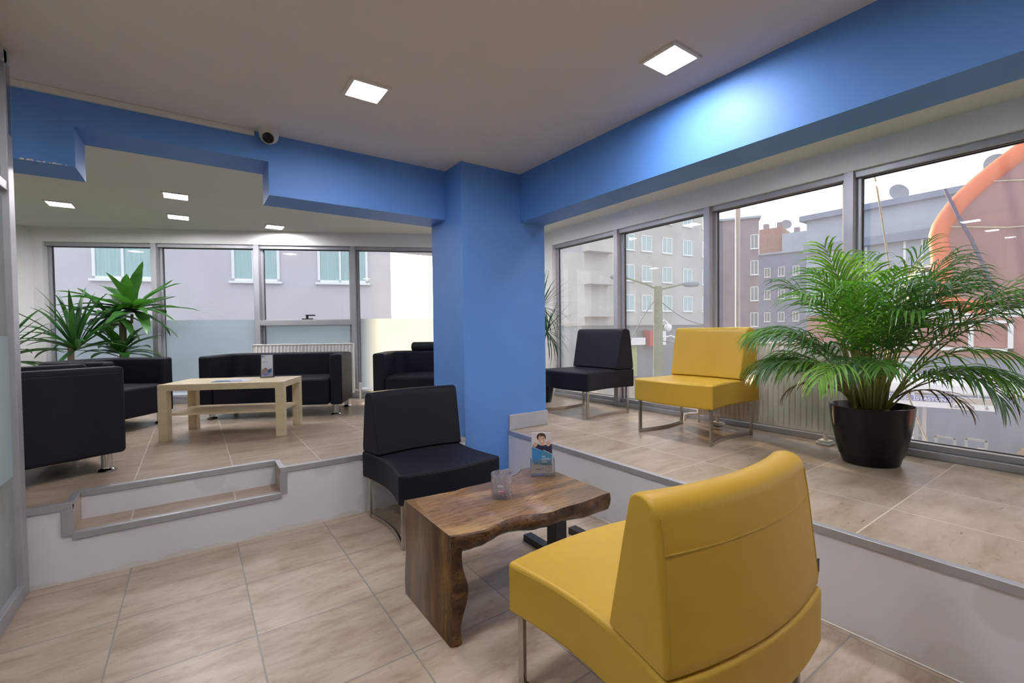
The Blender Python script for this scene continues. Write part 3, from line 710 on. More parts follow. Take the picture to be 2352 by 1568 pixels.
flat(mb, [(-Wl, .140), (-Wl, .1418), (.0, .1185), (.001, .117)], .0016, L_, y0, 2); flat(mb, [(.005, .122), (.006, .1238), (Wl, .1018), (Wl, .1)], .0016, L_, y0, 2)
mb.build('blue_panels', [M['pblue'], M['pteal'], M['pwhite']], lf)
def onleaf(x, z, d=.0022):
    return Matrix.Translation(Vector(L_(x, y0-d, z))) @ Matrix.Rotation(PI/2-math.atan(.14)*-1*-1, 4, 'X')
for i, (s_, zz) in enumerate((('TAM', .086), ('DİŞİNİZE', .0735), ('GÖRE', .061))):
    text_obj('slogan_text', s_, .0118, M['pwhite'], lf, onleaf(-.003, zz), .0001, sx=.80)
text_obj('logo_text', 'mega', .0125, M['pdark'], lf, onleaf(-.034, .0265), .0001, sx=.9, bold=.0002)
text_obj('logo_text', 'dent', .0125, M['ptext'], lf, onleaf(-.011, .0265), .0001, sx=.9)
mb = MB()
def band(P, wd, d, mi):
    for i in range(len(P)-1):
        (a, b), (c, d2) = P[i], P[i+1]; l = math.hypot(c-a, d2-b) or 1; nx, nz = -(d2-b)/l*wd, (c-a)/l*wd
        flat(mb, [(a-nx, b-nz), (c-nx, d2-nz), (c+nx, d2+nz), (a+nx, b+nz)], d, L_, y0, mi)
band([(.018, .036), (.016, .030), (.019, .022), (.021, .014), (.0235, .014), (.025, .021), (.029, .021), (.030, .014), (.033, .014), (.0365, .024), (.037, .032), (.033, .037), (.028, .036)], .0007, .0023, 0)
band([(.012, .038), (.016, .0405), (.024, .037), (.034, .0395)], .0008, .0024, 1)
band([(-.034, .0225), (.014, .0225)], .0003, .0023, 0)
mb.build('tooth_logo', [M['ptext'], M['pblue']], lf)
# coffee table holder
ph = Vector((.56, 4.77, ZP+thh+.001)); r2 = math.atan2(du.y, du.x)+.30
t, L_ = holder('leaflet_holder', tuple(ph), r2, 'clear acrylic leaflet holder standing on the pale coffee table')
lf = thing('leaflet', tuple(ph), r2, 'white leaflet with gloved hands photo, upright on the pale coffee table', 'leaflet')
MB().box(-.050, .045, .022, .030, .007, .208, fr=L_).build('paper', M['paper'], lf)
mb = MB()
flat(mb, [(-.044, .028), (-.010, .018), (.012, .030), (.004, .066), (-.010, .092), (-.018, .088), (-.046, .068)], .0004, L_, y0, 0)
flat(mb, [(-.034, .078), (-.018, .076), (-.002, .070), (-.004, .080), (-.010, .092)], .0006, L_, y0, 1)
flat(mb, ell(-.018, .030, .022, .014), .0008, L_, y0, 2); flat(mb, ell(.008, .036, .016, .011), .0009, L_, y0, 2)
flat(mb, [(-.002, .066), (.036, .084), (.032, .046), (.010, .030)], .0005, L_, y0, 3)
flat(mb, [(-.044, .178), (-.044, .204), (-.030, .202), (-.040, .182)], .0004, L_, y0, 3); flat(mb, [(-.050, .12), (-.050, .208), (-.045, .208), (-.046, .12)], .0004, L_, y0, 4)
flat(mb, ell(-.022, .187, .008, .013), .0005, L_, y0, 5); flat(mb, ell(-.021, .184, .004, .009), .0006, L_, y0, 6)
for i in range(2): flat(mb, [(-.042, .146-i*.007), (.004-i*.01, .147-i*.007), (.004-i*.01, .149-i*.007), (-.042, .148-i*.007)], .0004, L_, y0, 7)
mb.build('cover_print', [M['pskin'], M['pbrown'], M['pviolet'], M['pblue'], M['pgreen'], M['pgold'], M['pwhite'], M['ptext']], lf)

# ------------------------------------------------------------------ live edge slab table
random.seed(3)
wt = thing('slab_table', (0, 0, 0), 0, 'live edge wooden slab table with a solid waterfall leg on the lower floor', 'coffee table')
front = [(0.843, 1.668), (0.906, 1.642), (0.961, 1.633), (0.998, 1.627), (1.073, 1.648), (1.126, 1.658), (1.204, 1.652), (1.279, 1.618), (1.338, 1.6), (1.4, 1.607), (1.477, 1.604), (1.573, 1.604), (1.677, 1.615), (1.734, 1.613)]
right = [(1.738, 1.72), (1.740, 1.82), (1.742, 1.93), (1.74, 2.044)]
back = [(1.735, 2.10), (1.695, 2.176), (1.66, 2.203), (1.604, 2.201), (1.536, 2.144), (1.474, 2.129), (1.374, 2.127), (1.277, 2.124), (1.167, 2.128), (1.108, 2.118), (1.019, 2.129), (0.923, 2.138), (0.843, 2.149)]
TZ = .46
def cr(P, m=5):
    o = []
    for i in range(len(P)-1):
        p0, p1, p2, p3 = P[max(i-1, 0)], P[i], P[i+1], P[min(i+2, len(P)-1)]
        for k in range(m):
            tt = k/m; o.append(tuple(.5*((2*p1[j])+(-p0[j]+p2[j])*tt+(2*p0[j]-5*p1[j]+4*p2[j]-p3[j])*tt*tt+(-p0[j]+3*p1[j]-3*p2[j]+p3[j])*tt**3) for j in range(len(p1))))
    o.append(P[-1]); return o
fs_ = cr(front); bks = cr(back); outl = fs_+right+bks
from mathutils import noise as NZ
mb = MB(); n = len(outl); levels = [(0, .0), (-.004, -.004), (-.025, -.016), (-.05, -.010), (-.072, .012), (-.088, .035)]
cx0, cy0 = 1.3, 1.9
nf = len(fs_)
rings = []
for li, (dz, ins) in enumerate(levels):
    rg = []
    for i, (a, b) in enumerate(outl):
        if i < nf: d = Vector((0, 1)); w = 1.0
        elif i < nf+len(right): d = Vector((-1, 0)); w = .15
        else: d = Vector((0, -1)); w = 1.0
        endk = 1.0
        nzv = NZ.noise(Vector((a*7, b*7, dz*16)))*.018+NZ.noise(Vector((a*25, b*25, dz*45)))*.007 if 0 < li else 0
        k = (ins+nzv)*w*endk
        zz = dz*(1+.28*NZ.noise(Vector((a*4, b*4, 5))))
        rg.append((a+d.x*k, b+d.y*k, TZ+zz))
    rings.append(rg)
vs = [p for rg in rings for p in rg]; L6 = len(levels)
fs2 = [tuple(range(n))]; 
mb.add(vs, fs2, 0)
for l in range(L6-1):
    for i in range(n):
        mb.f.append([l*n+i, l*n+(i+1) % n, (l+1)*n+(i+1) % n, (l+1)*n+i][::-1]); mb.m.append(2 if i == n-1 else 1)
mb.f.append([(L6-1)*n+i for i in reversed(range(n))]); mb.m.append(1)
top = mb.build('slab_top', [M['walnut'], M['bark'], M['walnutdark']], wt, smooth=50)
# waterfall leg
mb = MB(); zs_ = [i*(TZ-.004)/22 for i in range(23)]
rows = []
for z in zs_:
    k = z/TZ
    yf_ = 1.655+.018*NZ.noise(Vector((0, 3.3, z*6)))-.0; yb_ = 2.142+.012*NZ.noise(Vector((2, 1, z*6)))
    bul = .030*math.exp(-((k-.45)/.16)**2)-.012*math.exp(-((k-.15)/.1)**2)+.055*max(0, (k-.80)/.2)**2
    x_o = .835+.008*k; th_ = .062+bul
    row = [(x_o, yf_+.006), (x_o+.006, yf_), (x_o+th_*.5, yf_-.010-.012*NZ.noise(Vector((1, 1, z*14)))), (x_o+th_*.85, yf_-.004), (x_o+th_, yf_+.018), (x_o+th_*.95+.004, yf_+.12), (x_o+.062, (yf_+yb_)/2), (x_o+.062, yb_-.05), (x_o+.055, yb_), (x_o+.006, yb_), (x_o, yb_-.006)]
    rows.append([(a, b, z) for a, b in row])
m_ = len(rows[0]); mb.v = [p for r_ in rows for p in r_]
for i in range(len(rows)-1):
    for k in range(m_):
        mb.f.append([i*m_+k, i*m_+(k+1) % m_, (i+1)*m_+(k+1) % m_, (i+1)*m_+k]); mb.m.append(1 if 0 < k < 5 else 0)
mb.f.append(list(reversed(range(m_)))); mb.f.append([(len(rows)-1)*m_+k for k in range(m_)]); mb.m += [0, 0]
mb.build('slab_leg', [M['walnutdark'], M['bark']], wt, smooth=50)
# black steel pedestal
mb = MB()
mb.box(1.64, 1.70, 1.66, 2.24, 0, .04); mb.box(1.93, 1.99, 1.66, 2.15, 0, .04); mb.box(1.70, 1.93, 1.94, 2.00, 0, .04)
mb.box(1.64, 1.72, 1.93, 2.01, .04, .385); mb.box(1.50, 1.72, 1.72, 2.08, .372, .384)
mb.build('steel_pedestal', M['blackmetal'], wt, bevel=.002)
# small chip of pale filler on the edge
mb = MB().lathe([(.0, -.004), (.008, 0), (.0, .006)], 10, c=(1.70, 1.628, .39)); mb.build('pale_knot', M['pwhite'], wt, smooth=True)

# crystal tealight glass
gx, gy, gr, gh = 1.262, 1.905, .053, .118
t = thing('crystal_glass', (gx, gy, TZ+.001), 0, 'diamond cut crystal candle glass standing on the wooden slab table', 'candle glass')
mb = MB(); seg = 48; lv = 27; vs = []
for j in range(lv+1):
    z = j/lv*gh
    for k in range(seg):
        a = 2*PI*k/seg; p1_ = (k/seg*16+z/gh*5.5); p2_ = (k/seg*16-z/gh*5.5)
        tri = lambda q_: abs((q_ % 1)-.5)*2
        dd = min(tri(p1_), tri(p2_)); e_ = 1 if .06 < j/lv < .93 else 0
        rr = gr-.0045*dd*e_*1.0
        vs.append((rr*math.cos(a), rr*math.sin(a), z))
fs3 = [(j*seg+k, j*seg+(k+1) % seg, (j+1)*seg+(k+1) % seg, (j+1)*seg+k) for j in range(lv) for k in range(seg)]
o0 = len(vs)
for rr, z in ((gr-.005, gh+.001), (gr-.0075, gh-.002), (gr-.009, .02), (gr-.012, .013)):
    for k in range(seg): a = 2*PI*k/seg; vs.append((rr*math.cos(a), rr*math.sin(a), z))
lp = [lv*seg]+[o0+i*seg for i in range(4)]
for A, B in zip(lp[:-1], lp[1:]):
    for k in range(seg): fs3.append((A+k, A+(k+1) % seg, B+(k+1) % seg, B+k))
fs3.append(tuple(reversed(range(seg)))); fs3.append(tuple(range(o0+3*seg, o0+4*seg)))
mb.add(vs, fs3); mb.build('glass', M['cut_glass'], t, weld=True)
for i, (dx, dy, dz, m_, lab) in enumerate(((-.012, -.010, .0145, 'pink', 'pink tealight candle at the bottom of the crystal glass'), (.014, .002, .0145, 'pviolet', 'violet tealight candle at the bottom of the crystal glass'), (-.001, .012, .032, 'paper', 'white tealight candle resting on the two coloured ones'))):
    c = thing('tealight_candle', (gx+dx, gy+dy, TZ+.001+dz), 0, lab, 'candle', 'tealights in the crystal glass')
    MB().lathe([(.0, 0), (.0165, 0), (.0175, .014), (.0155, .0165), (.0, .0155)], 18).build('wax', M[m_], c, smooth=40)
    MB().tube([(0, 0, .015), (.001, 0, .021)], .0009, 5).build('wick', M['black'], c)

# ------------------------------------------------------------------ radiators
def radiator(name, length, height, z0, loc, rz, label, ribs):
    t = thing(name, loc, rz, label, 'radiator')
    # local x along, y depth (front = -y), z up
    mb = MB(); pitch_ = length/(ribs+1); yF = -.035
    xs = [0, pitch_*.5]
    prof = [(0, yF+.004), (pitch_*.55, yF+.004)]
    for i in range(ribs):
        x = pitch_*(i+.55)+pitch_*.0
        prof += [(x+pitch_*.18, yF+.004), (x+pitch_*.28, yF-.008), (x+pitch_*.68, yF-.008), (x+pitch_*.78, yF+.004)]
    prof += [(length, yF+.004)]
    zb, zt_ = z0+.045, z0+height-.045
    n = len(prof); vs = [(a, yF, z0) for a, b in prof]+[(a, b, zb) for a, b in prof]+[(a, b, zt_) for a, b in prof]+[(a, yF, z0+height) for a, b in prof]
    mb.add(vs, [(j*n+i, j*n+i+1, (j+1)*n+i+1, (j+1)*n+i) for j in range(3) for i in range(n-1)])
    mb.build('ribbed_panel', M['radiator'], t)
    mb = MB(); mb.box(-.004, length+.004, yF-.010, .035, z0+height-.002, z0+height+.012); mb.box(-.006, 0, yF-.010, .035, z0, z0+height+.01); mb.box(length, length+.006, yF-.010, .035, z0, z0+height+.01); mb.box(0, length, yF, .03, z0-.004, z0+.004)
    mb.box(0, length, .030, .034, z0, z0+height); mb.build('casing', M['radiator'], t, bevel=.002)
    return t
# right window radiator
rd = radiator('radiator', 1.18, .66, .085, (3.887, 2.46, ZP), -PI/2, 'long cream panel radiator under the right windows, between the yellow chair and the palm', 28)
for sx in (.17, 1.03):
    mb = MB().box(sx-.05, sx+.05, -.075, .03, 0, .018); mb.box(sx-.04, sx+.04, -.06, .02, .018, .03); mb.box(sx-.012, sx+.012, -.03, -.005, .03, .09); mb.build('floor_foot', M['pvc'], rd, bevel=.004)
mb = MB(); mb.tube([(-.02, -.01, .14), (-.02, -.01, .10), (-.03, -.02, .075), (-.09, -.05, .07), (-.125, -.07, .06), (-.13, -.07, 0)], .013, 10); mb.tube([(-.02, -.01, .10), (-.02, -.01, .0)], .010, 8); mb.build('pipe', M['pvc'], rd, smooth=60)
# back window radiator
pB = W0+T*2.38-N*.075
rb = radiator('radiator', 1.22, .64, .085, (pB.x, pB.y, ZP), math.atan2(T.y, T.x), 'cream panel radiator behind the black sofa under the back windows', 28)
mb = MB().box(1.05, 1.15, -.10, .02, 0, .018); mb.box(1.09, 1.11, -.03, -.005, .018, .09); mb.build('floor_foot', M['pvc'], rb, bevel=.004)
mb = MB(); mb.tube([(1.30, -.02, 0), (1.30, -.02, .12)], .012, 10); mb.tube([(1.30, -.02, .10), (1.22, -.01, .13)], .010, 8); mb.tube([(1.30, -.02, .12), (1.30, -.02, .16)], .018, 10); mb.tube([(1.30, -.02, .165), (1.30, -.02, .215)], .02, 12); mb.build('valve', M['pvc'], rb, smooth=60)

# ------------------------------------------------------------------ plants
def vlen(v): return v.length
def palm_frond(base, az, lean, length, droop, nleaf, leaflen, rnd, m0, m1, tip=1.0):
    # rachis as a 3D curve bending from steep to drooping
    pts_ = []; p = Vector(base); ang = lean; n = 22; h = Vector((math.cos(az), math.sin(az), 0))
    twist = rnd.uniform(-.45, .45)
    for i in range(n+1):
        pts_.append(p.copy()); k = i/n
        ang = lean-droop*(k**1.8)
        hh = Vector((math.cos(az+twist*k), math.sin(az+twist*k), 0))
        p = p+(hh*math.cos(ang)+Vector((0, 0, math.sin(ang))))*(length/n)
    mb = MB(); rad = [lerp(.0062, .0012, i/n) for i in range(n+1)]
    mb.tube(pts_, rad, 5, 0)
    start = .42
    for j in range(nleaf):
        k = lerp(start, .985, j/(nleaf-1)); fi = k*n; i0 = min(int(fi), n-1); q = pts_[i0].lerp(pts_[i0+1], fi-i0)
        tan = (pts_[i0+1]-pts_[i0]).normalized(); side = tan.cross(Vector((0, 0, 1)))
        side = side.normalized() if side.length > .05 else Vector((-math.sin(az), math.cos(az), 0))
        upv = side.cross(tan)
        kk = (k-start)/(1-start); ll = leaflen*(.35+.75*math.sin(PI*(kk*.82+.16)))*rnd.uniform(.88, 1.1)
        for sg in (-1, 1):
            fwd = lerp(.95, 2.0, kk)+rnd.uniform(-.25, .25)
            d = (side*sg+tan*fwd+upv*rnd.uniform(.0, .6)).normalized()
            P = []; pp = q.copy(); dd = d.copy(); ns = 5
            for s_ in range(ns+1):
                P.append(pp.copy()); dd = (dd+Vector((0, 0, -.14-.10*s_*rnd.uniform(.5, 1.2)))).normalized(); pp = pp+dd*(ll/ns)
            wv = d.cross(upv).normalized()*1.0
            ws = [.0026, .0056, .0064, .0054, .0034, .0004]
            mb.strip(P, [w*1.05 for w in ws], [wv]*6, .35, 1)
    return mb, m0, m1
def clampx(mb, xmax=3.93):
    # fronds that would touch the glass bend along it
    out_ = []
    for x, y, z in mb.v:
        lim = xmax-.0
        if x > lim-.12: x = lim-.12+.12*(1-math.exp(-(x-(lim-.12))/.12))
        if 1.2 < y < 2.6 and z < 1.24 and x > 3.70: x = 3.70+.11*(1-math.exp(-(x-3.70)/.11))
        out_.append((x, y, z))
    mb.v = out_
PX, PY = 3.56, 1.06
pp_ = thing('potted_palm', (0, 0, 0), 0, 'large areca palm in a glossy black pot on the raised platform by the windows', 'potted plant')
prof = [(.0, 0), (.150, 0), (.158, .006), (.172, .055), (.1725, .058), (.180, .061), (.200, .14), (.218, .23), (.229, .31), (.234, .365), (.237, .372), (.230, .374), (.224, .36), (.21, .30), (.0, .30)]
cr_ = math.radians(-35)
def potfr(x, y, z):
    X = x*math.cos(cr_)-y*.86*math.sin(cr_); Y = x*math.sin(cr_)+y*.86*math.cos(cr_)
    return (PX+X, PY+Y, ZP+z)
mb = MB(); seg = 72; vs = []
for r_, z in prof:
    for k in range(seg):
        a = 2*PI*k/seg; rr = r_*(1-.018*(abs(math.cos(a*6))**3)*min(1, max(0, (.34-z)/.2))*(1 if z > .06 else 0)) if r_ > .1 else r_
        vs.append(potfr(rr*math.cos(a), rr*math.sin(a), z))
mb.add(vs, [(i*seg+k, i*seg+(k+1) % seg, (i+1)*seg+(k+1) % seg, (i+1)*seg+k) for i in range(len(prof)-1) for k in range(seg)])
mb.build('pot', M['blackpl'], pp_, smooth=35)
MB().lathe([(.0, .315), (.1, .32), (.208, .31)], 32, fr=potfr).build('soil', M['soil'], pp_, smooth=True)
rnd = random.Random(11)
fr_specs = []
# (azimuth deg in world, lean deg, length, droop deg, leaflet length)
U = rnd.uniform
for a in (100, 118, 84, 135, 152): fr_specs.append((a, U(66, 76), U(.88, 1.02), U(80, 105), .32))
for a in (-95, -82, -108, -120, -72): fr_specs.append((a, U(62, 72), U(1.1, 1.4), U(65, 88), .36))
for a in (170, 190, 215, 238, 205, 225, 180): fr_specs.append((a, U(72, 82), U(.95, 1.1), U(55, 90), .32))
for a in (20, 60, -30, -50, 130, 250, 290, 160, 90, 110, -80, 75, 200, 330): fr_specs.append((a, U(80, 89), U(.98, 1.20), U(20, 55), .33))
for a in (105, 125, 150, 180, 205, -100, -120, -85, 112, 140): fr_specs.append((a, U(56, 70), U(.68, .86), U(95, 135), .27))
for a in (108, -104, -92, 98, 190): fr_specs.append((a, U(50, 60), U(.74, .92), U(95, 120), .26))
for i, (a, ln_, le, dr, lf_) in enumerate(fr_specs):
    az = math.radians(a+rnd.uniform(-6, 6)); br_ = rnd.uniform(.02, .085)
    base = (PX+br_*math.cos(az)*.9, PY+br_*math.sin(az)*.9, ZP+.30)
    mb, _, _ = palm_frond(base, az, math.radians(ln_), le, math.radians(dr), 20, lf_, rnd, 0, 1)
    clampx(mb)
    mb.build('frond', [M['stalk'], M['palm2'] if rnd.random() < .4 else (M['palm'] if i % 3 else M['palm3'])], pp_)
for a, ln_, le in ((118, 50, .62), (-98, 52, .60), (-96, 48, .95)):
    az = math.radians(a); mb, _, _ = palm_frond((PX, PY, ZP+.30), az, math.radians(ln_), le, math.radians(130), 9, .17, rnd, 0, 1)
    clampx(mb); d = mb.build('dried_frond', [M['dry'], M['dry']], pp_); d['label'] = 'brown dried frond'
mb = MB()
for i in range(38):
    a = rnd.uniform(0, 2*PI); b_ = rnd.uniform(.0, .11); le = rnd.uniform(.35, .6); dx, dy = math.cos(a), math.sin(a)
    mb.tube([(PX+b_*dx, PY+b_*dy, ZP+.30), (PX+(b_+.03)*dx, PY+(b_+.03)*dy, ZP+.30+le*.5), (PX+(b_+.09)*dx, PY+(b_+.09)*dy, ZP+.30+le)], [.008, .0065, .004], 6)
mb.build('stalks', M['stalk'], pp_, smooth=60)

def rosette(mb, c, nleaf, ln_, w, rnd, up0=80, up1=5, droop=70, wave=0.0, fold=.3, mi=0, avoid=None, seg=9):
    for i in range(nleaf):
        az = i*2.399+rnd.uniform(-.25, .25)*(2 if wave > 0 else 1); k = i/max(1, nleaf-1); el = math.radians(lerp(up1, up0, k)+rnd.uniform(-8, 8)*(2.2 if wave > 0 else 1)); L_n = ln_*rnd.uniform(.8, 1.12)
        p = Vector(c); P = []; S = []; Ws = []; dr = math.radians(droop)*rnd.uniform(.6, 1.2)*(1-.5*k)
        for s_ in range(seg+1):
            q_ = s_/seg; e2 = el-dr*q_**1.6; a2 = az+.2*math.sin(q_*3+i)
            P.append(p.copy()); sd = Vector((-math.sin(a2), math.cos(a2), 0))
            S.append((sd+Vector((0, 0, wave*math.sin(q_*9+i)))).normalized()); Ws.append(w*(max(.02, math.sin(PI*min(1, q_*.88+.10)))**.8)*(1+.10*math.sin(q_*14+i)*(wave > 0)) if s_ < seg else .001)
            p = p+Vector((math.cos(a2)*math.cos(e2), math.sin(a2)*math.cos(e2), math.sin(e2)))*(L_n/seg)
        if avoid: P = [avoid(p_) for p_ in P]
        mb.strip(P, Ws, S, fold, mi)
def avoid_back(p):
    d = (p-W0).dot(N); lim = -.03
    if d > lim-.15:
        nd_ = lim-.15+.15*(1-math.exp(-(d-(lim-.15))/.15)); p = p-N*(d-nd_)
    # left wall
    ln2 = Vector((-LD.y, LD.x, 0)); ln2 = ln2 if ln2.dot(Vector((0, 0, 0))-L) > 0 else -ln2
    dd = (p-L).dot(ln2)
    if dd < .04: p = p+ln2*(.04-dd)
    return p
def cane_pot(name, x, y, label, r_=.16, h=.30):
    t = thing(name, (x, y, ZP), 0, label, 'potted plant')
    MB().lathe([(.0, 0), (r_*.72, 0), (r_*.8, .05), (r_, h-.03), (r_*1.04, h-.028), (r_*1.04, h), (r_*.95, h), (r_*.9, h-.05), (0, h-.05)], 28).build('pot', M['blackpl'], t, smooth=35)
    return t
rnd = random.Random(4)
# broad leaf dracaena with a cane
def rel(t, mb): mb.v = [(a-t.location.x, b-t.location.y, c-t.location.z) for a, b, c in mb.v]
dx_, dy_ = -.66, 6.86
t = cane_pot('dracaena', dx_, dy_, 'tall broad leaved dracaena with a bare cane, behind the corner armchair')
MB().tube([(0, 0, .25), (0, 0, .7), (.005, 0, 1.075)], [.036, .034, .033], 12).build('cane', M['trunk'], t, smooth=60)
mb = MB(); top_ = Vector((dx_, dy_, ZP+1.04))
mb.tube([(-.03, 0, 1.0), (-.09, .0, .99), (-.10, 0, 1.06)], .014, 7); mb.tube([(.03, 0, 1.0), (.085, .0, 1.02), (.09, 0, 1.12)], .015, 7); mb.build('side_shoots', M['trunk'], t, smooth=60)
mb = MB(); rosette(mb, (dx_+.09, dy_, ZP+1.16), 32, .60, .056, rnd, 52, -12, 50, wave=.16, avoid=avoid_back)
rosette(mb, (dx_-.10, dy_, ZP+1.08), 15, .46, .048, rnd, 50, -20, 70, wave=.16, avoid=avoid_back); rel(t, mb); mb.build('crown', M['drac'], t, smooth=60)
mb = MB(); rosette(mb, (dx_-.02, dy_-.06, ZP+.66), 22, .46, .046, rnd, 65, 5, 85, wave=.14, avoid=avoid_back); rel(t, mb); mb.build('lower_foliage', M['drac'], t, smooth=60)
# yucca
t = cane_pot('yucca', -1.06, 6.62, 'sword leaved yucca standing between the tall dracaena and the left wall')
MB().tube([(0, 0, .25), (0, 0, .75)], [.03, .026], 10).build('cane', M['trunk'], t, smooth=60)
mb = MB(); rosette(mb, (-1.02, 6.62, ZP+.72), 40, .66, .024, rnd, 85, 0, 55, fold=.5, avoid=avoid_back); rel(t, mb); mb.build('foliage', M['yucca'], t, smooth=60)
t = cane_pot('yucca', -1.60, 6.55, 'sword leaved yucca in the far left corner, partly cut off by the partition post')
mb = MB(); rosette(mb, (-1.60, 6.55, ZP+.62), 34, .68, .024, rnd, 75, 0, 60, fold=.5, avoid=avoid_back); rel(t, mb); mb.build('foliage', M['yucca'], t, smooth=60)
MB().tube([(0, 0, .25), (0, 0, .64)], [.03, .026], 10).build('cane', M['trunk'], t, smooth=60)
# thin leaved dracaena behind the column
def avoid_right(p):
    if p.x > 3.80: p = Vector((3.80+.13*(1-math.exp(-(p.x-3.80)/.13)), p.y, p.z))
    return p
sx_, sy_ = 3.50, 4.36
t = cane_pot('thin_leaved_dracaena', sx_, sy_, 'spiky thin leaved dracaena peeking out behind the blue column')
MB().tube([(0, 0, .25), (.02, 0, .8), (.0, 0, 1.2)], [.022, .018, .016], 10).build('cane', M['trunk'], t, smooth=60)
mb = MB(); rosette(mb, (sx_, sy_, ZP+1.16), 95, .44, .0062, rnd, 88, -55, 45, fold=.2, avoid=avoid_right, seg=6)
rosette(mb, (sx_+.05, sy_-.05, ZP+.86), 70, .42, .0062, rnd, 70, -60, 55, fold=.2, avoid=avoid_right, seg=6); rel(t, mb); mb.build('foliage', M['spiky'], t)

# ------------------------------------------------------------------ outdoors
GZ = -4.2
RV = Vector((.819, -.574, 0)); FV = Vector((.5735, .8192, 0))
g = MB().add([(4.2, -60, GZ), (140, -60, GZ), (140, 140, GZ), (-60, 140, GZ), (-60, 8.6, GZ), (4.2, 8.6, GZ)], [(0, 1, 2, 3, 4, 5)]).build('ground_street', M['asphalt']); struct(g)
def building(name, A, B, z0, z1, depth, m, label, wins, frame='winframe', glass='winglass', roof=None, cat='building', recess=.12):
    A = Vector(A); B = Vector(B); U = (B-A).normalized(); Ln = (B-A).length; V = Vector((-U.y, U.x, 0))
    if V.dot(FV*1.0+RV*.3) < 0: V = -V
    t = thing(name, (A.x, A.y, GZ), 0, label, cat)
    def fr(s, d, z): p = U*s+V*d; return (p.x, p.y, z-GZ)
    MB().box(0, Ln, 0, depth, z0, z1, fr=fr).build('wall', m, t)
    MB().box(-.25, Ln+.25, -.3, depth+.2, z1, z1+.28, fr=fr).build('cornice', roof or M['winframe'], t)
    for (s, z, w, h) in wins:
        mb = MB(); b = .09
        mb.box(s, s+w, -.07, .02, z, z+b, fr=fr); mb.box(s, s+w, -.07, .02, z+h-b, z+h, fr=fr); mb.box(s, s+b, -.07, .02, z, z+h, fr=fr); mb.box(s+w-b, s+w, -.07, .02, z, z+h, fr=fr)
        mb.box(s+w*.42, s+w*.42+b*.8, -.07, .02, z, z+h, fr=fr); mb.box(s-.08, s+w+.08, -.14, .02, z-.08, z, fr=fr)
        wo = mb.build('window', M[frame], t)
        MB().box(s+.02, s+w-.02, -.03, .01, z+.02, z+h-.02, fr=fr).build('pane', M[glass], wo)
    return t, fr
# neighbour across the alley behind the back windows
NA = Vector((-8.0, 22.85, 0)); NB_ = Vector((6.62, 17.92, 0))
LnN = (NB_-NA).length
def sN(x): return (x+8.0)/((NB_.x-NA.x)/LnN)
wN = [(sN(-2.75), 3.24, 2.0, 1.45), (sN(1.25), 3.24, 1.6, 1.45), (sN(4.03), 3.24, 1.85, 1.4), (sN(-2.75), -.1, 2.0, 1.45), (sN(1.25), -.1, 1.6, 1.45), (sN(4.03), -.1, 1.85, 1.4), (sN(-6.2), 3.24, 1.8, 1.45)]
building('neighbour_house', NA, NB_, GZ, 11, 7, M['facadeL'], 'grey lavender house wall with curtained windows close behind the back windows', wN)
# pale apartment block across the street
def PZ(px, Z): x = (px-1176)/1044.27*Z; return RV*x+FV*Z
a0 = PZ(1345, 47.5); a1 = a0+Vector((.9925, -.122, 0))*20.6
wins = []
for zz in (3.3, 6.6, 10.0, 13.4):
    for c_ in (6.1, 8.7, 11.9, 15.3, 18.6): wins.append((c_-.78, zz, 1.56, 1.8))
t, fr = building('apartment_block', a0, a1, 1.7, 20, 10, M['facadeA'], 'pale apartment block with rows of white windows seen behind the two chairs by the window', wins, glass='winglass')
MB().box(.2, 20.4, .8, 9, GZ, 1.7, fr=fr).build('ground_storey', M['windark'], t)
for row in range(4):
    MB().box(-.4, 3.2, -1.2, 0, 2.6+row*3.35, 3.9+row*3.35, fr=fr).build('balcony', M['facadeA'], t)
MB().box(3.2, 7.4, .2, .9, GZ+.2, GZ+3.6, fr=fr).build('green_shopfront', M['shopgreen'], t)
MB().box(3.0, 8.2, -.3, .7, GZ+3.7, GZ+4.5, fr=fr).build('white_sign_board', M['signwhite'], t)
mb = MB().box(8.9, 9.6, -.3, .7, GZ+3.5, GZ+5.3, fr=fr); mb.build('red_sign', M['shopred'], t)
MB().box(9.6, 11.4, -.3, .7, GZ+3.6, GZ+5.2, fr=fr).build('white_sign_panel', M['signwhite'], t)
mb = MB(); mb.add([fr(10.5, -.32, GZ+3.85), fr(11.05, -.32, GZ+4.4), fr(10.5, -.32, GZ+4.95), fr(9.95, -.32, GZ+4.4)], [(0, 1, 2, 3)]); mb.build('diamond_mark', M['signgrey'], t)
# mauve tower
b0 = PZ(1652, 66); b1 = PZ(1744, 64)
wins = [(4.1, 1.4+i*3.65, 1.0, 2.0) for i in range(4)]
building('mauve_house', b0, b1, GZ, 16.6, 7, M['mauve'], 'narrow mauve apartment house with one column of white windows', wins, glass='windark', roof=M['paleblue'])
# blue grey block with clay roof
c0 = PZ(1738, 75); c1 = PZ(1862, 70)
wins = [(1.2+i*2.0, z, .9, 1.5) for i in range(3) for z in (2.2, 5.8, 9.4, -1.2)]
t, fr = building('blue_grey_house', c0, c1, GZ, 13.0, 9, M['bluegrey'], 'blue grey house with a stepped clay roof behind the palm', wins, glass='windark', roof=M['paleblue'])
MB().box(.2, 3.6, 1.0, 8, 13.0, 17.4, fr=fr).build('roof_block', M['rooftile'], t)
MB().box(3.6, 7.4, .6, 8, 13.0, 16.2, fr=fr).build('parapet', M['paleblue'], t)
for s, z in ((.6, 17.4), (2.6, 17.4), (5.0, 16.2)): MB().box(s, s+.7, 2, 3, z, z+1.0, fr=fr).build('chimney', M['mauve'], t)
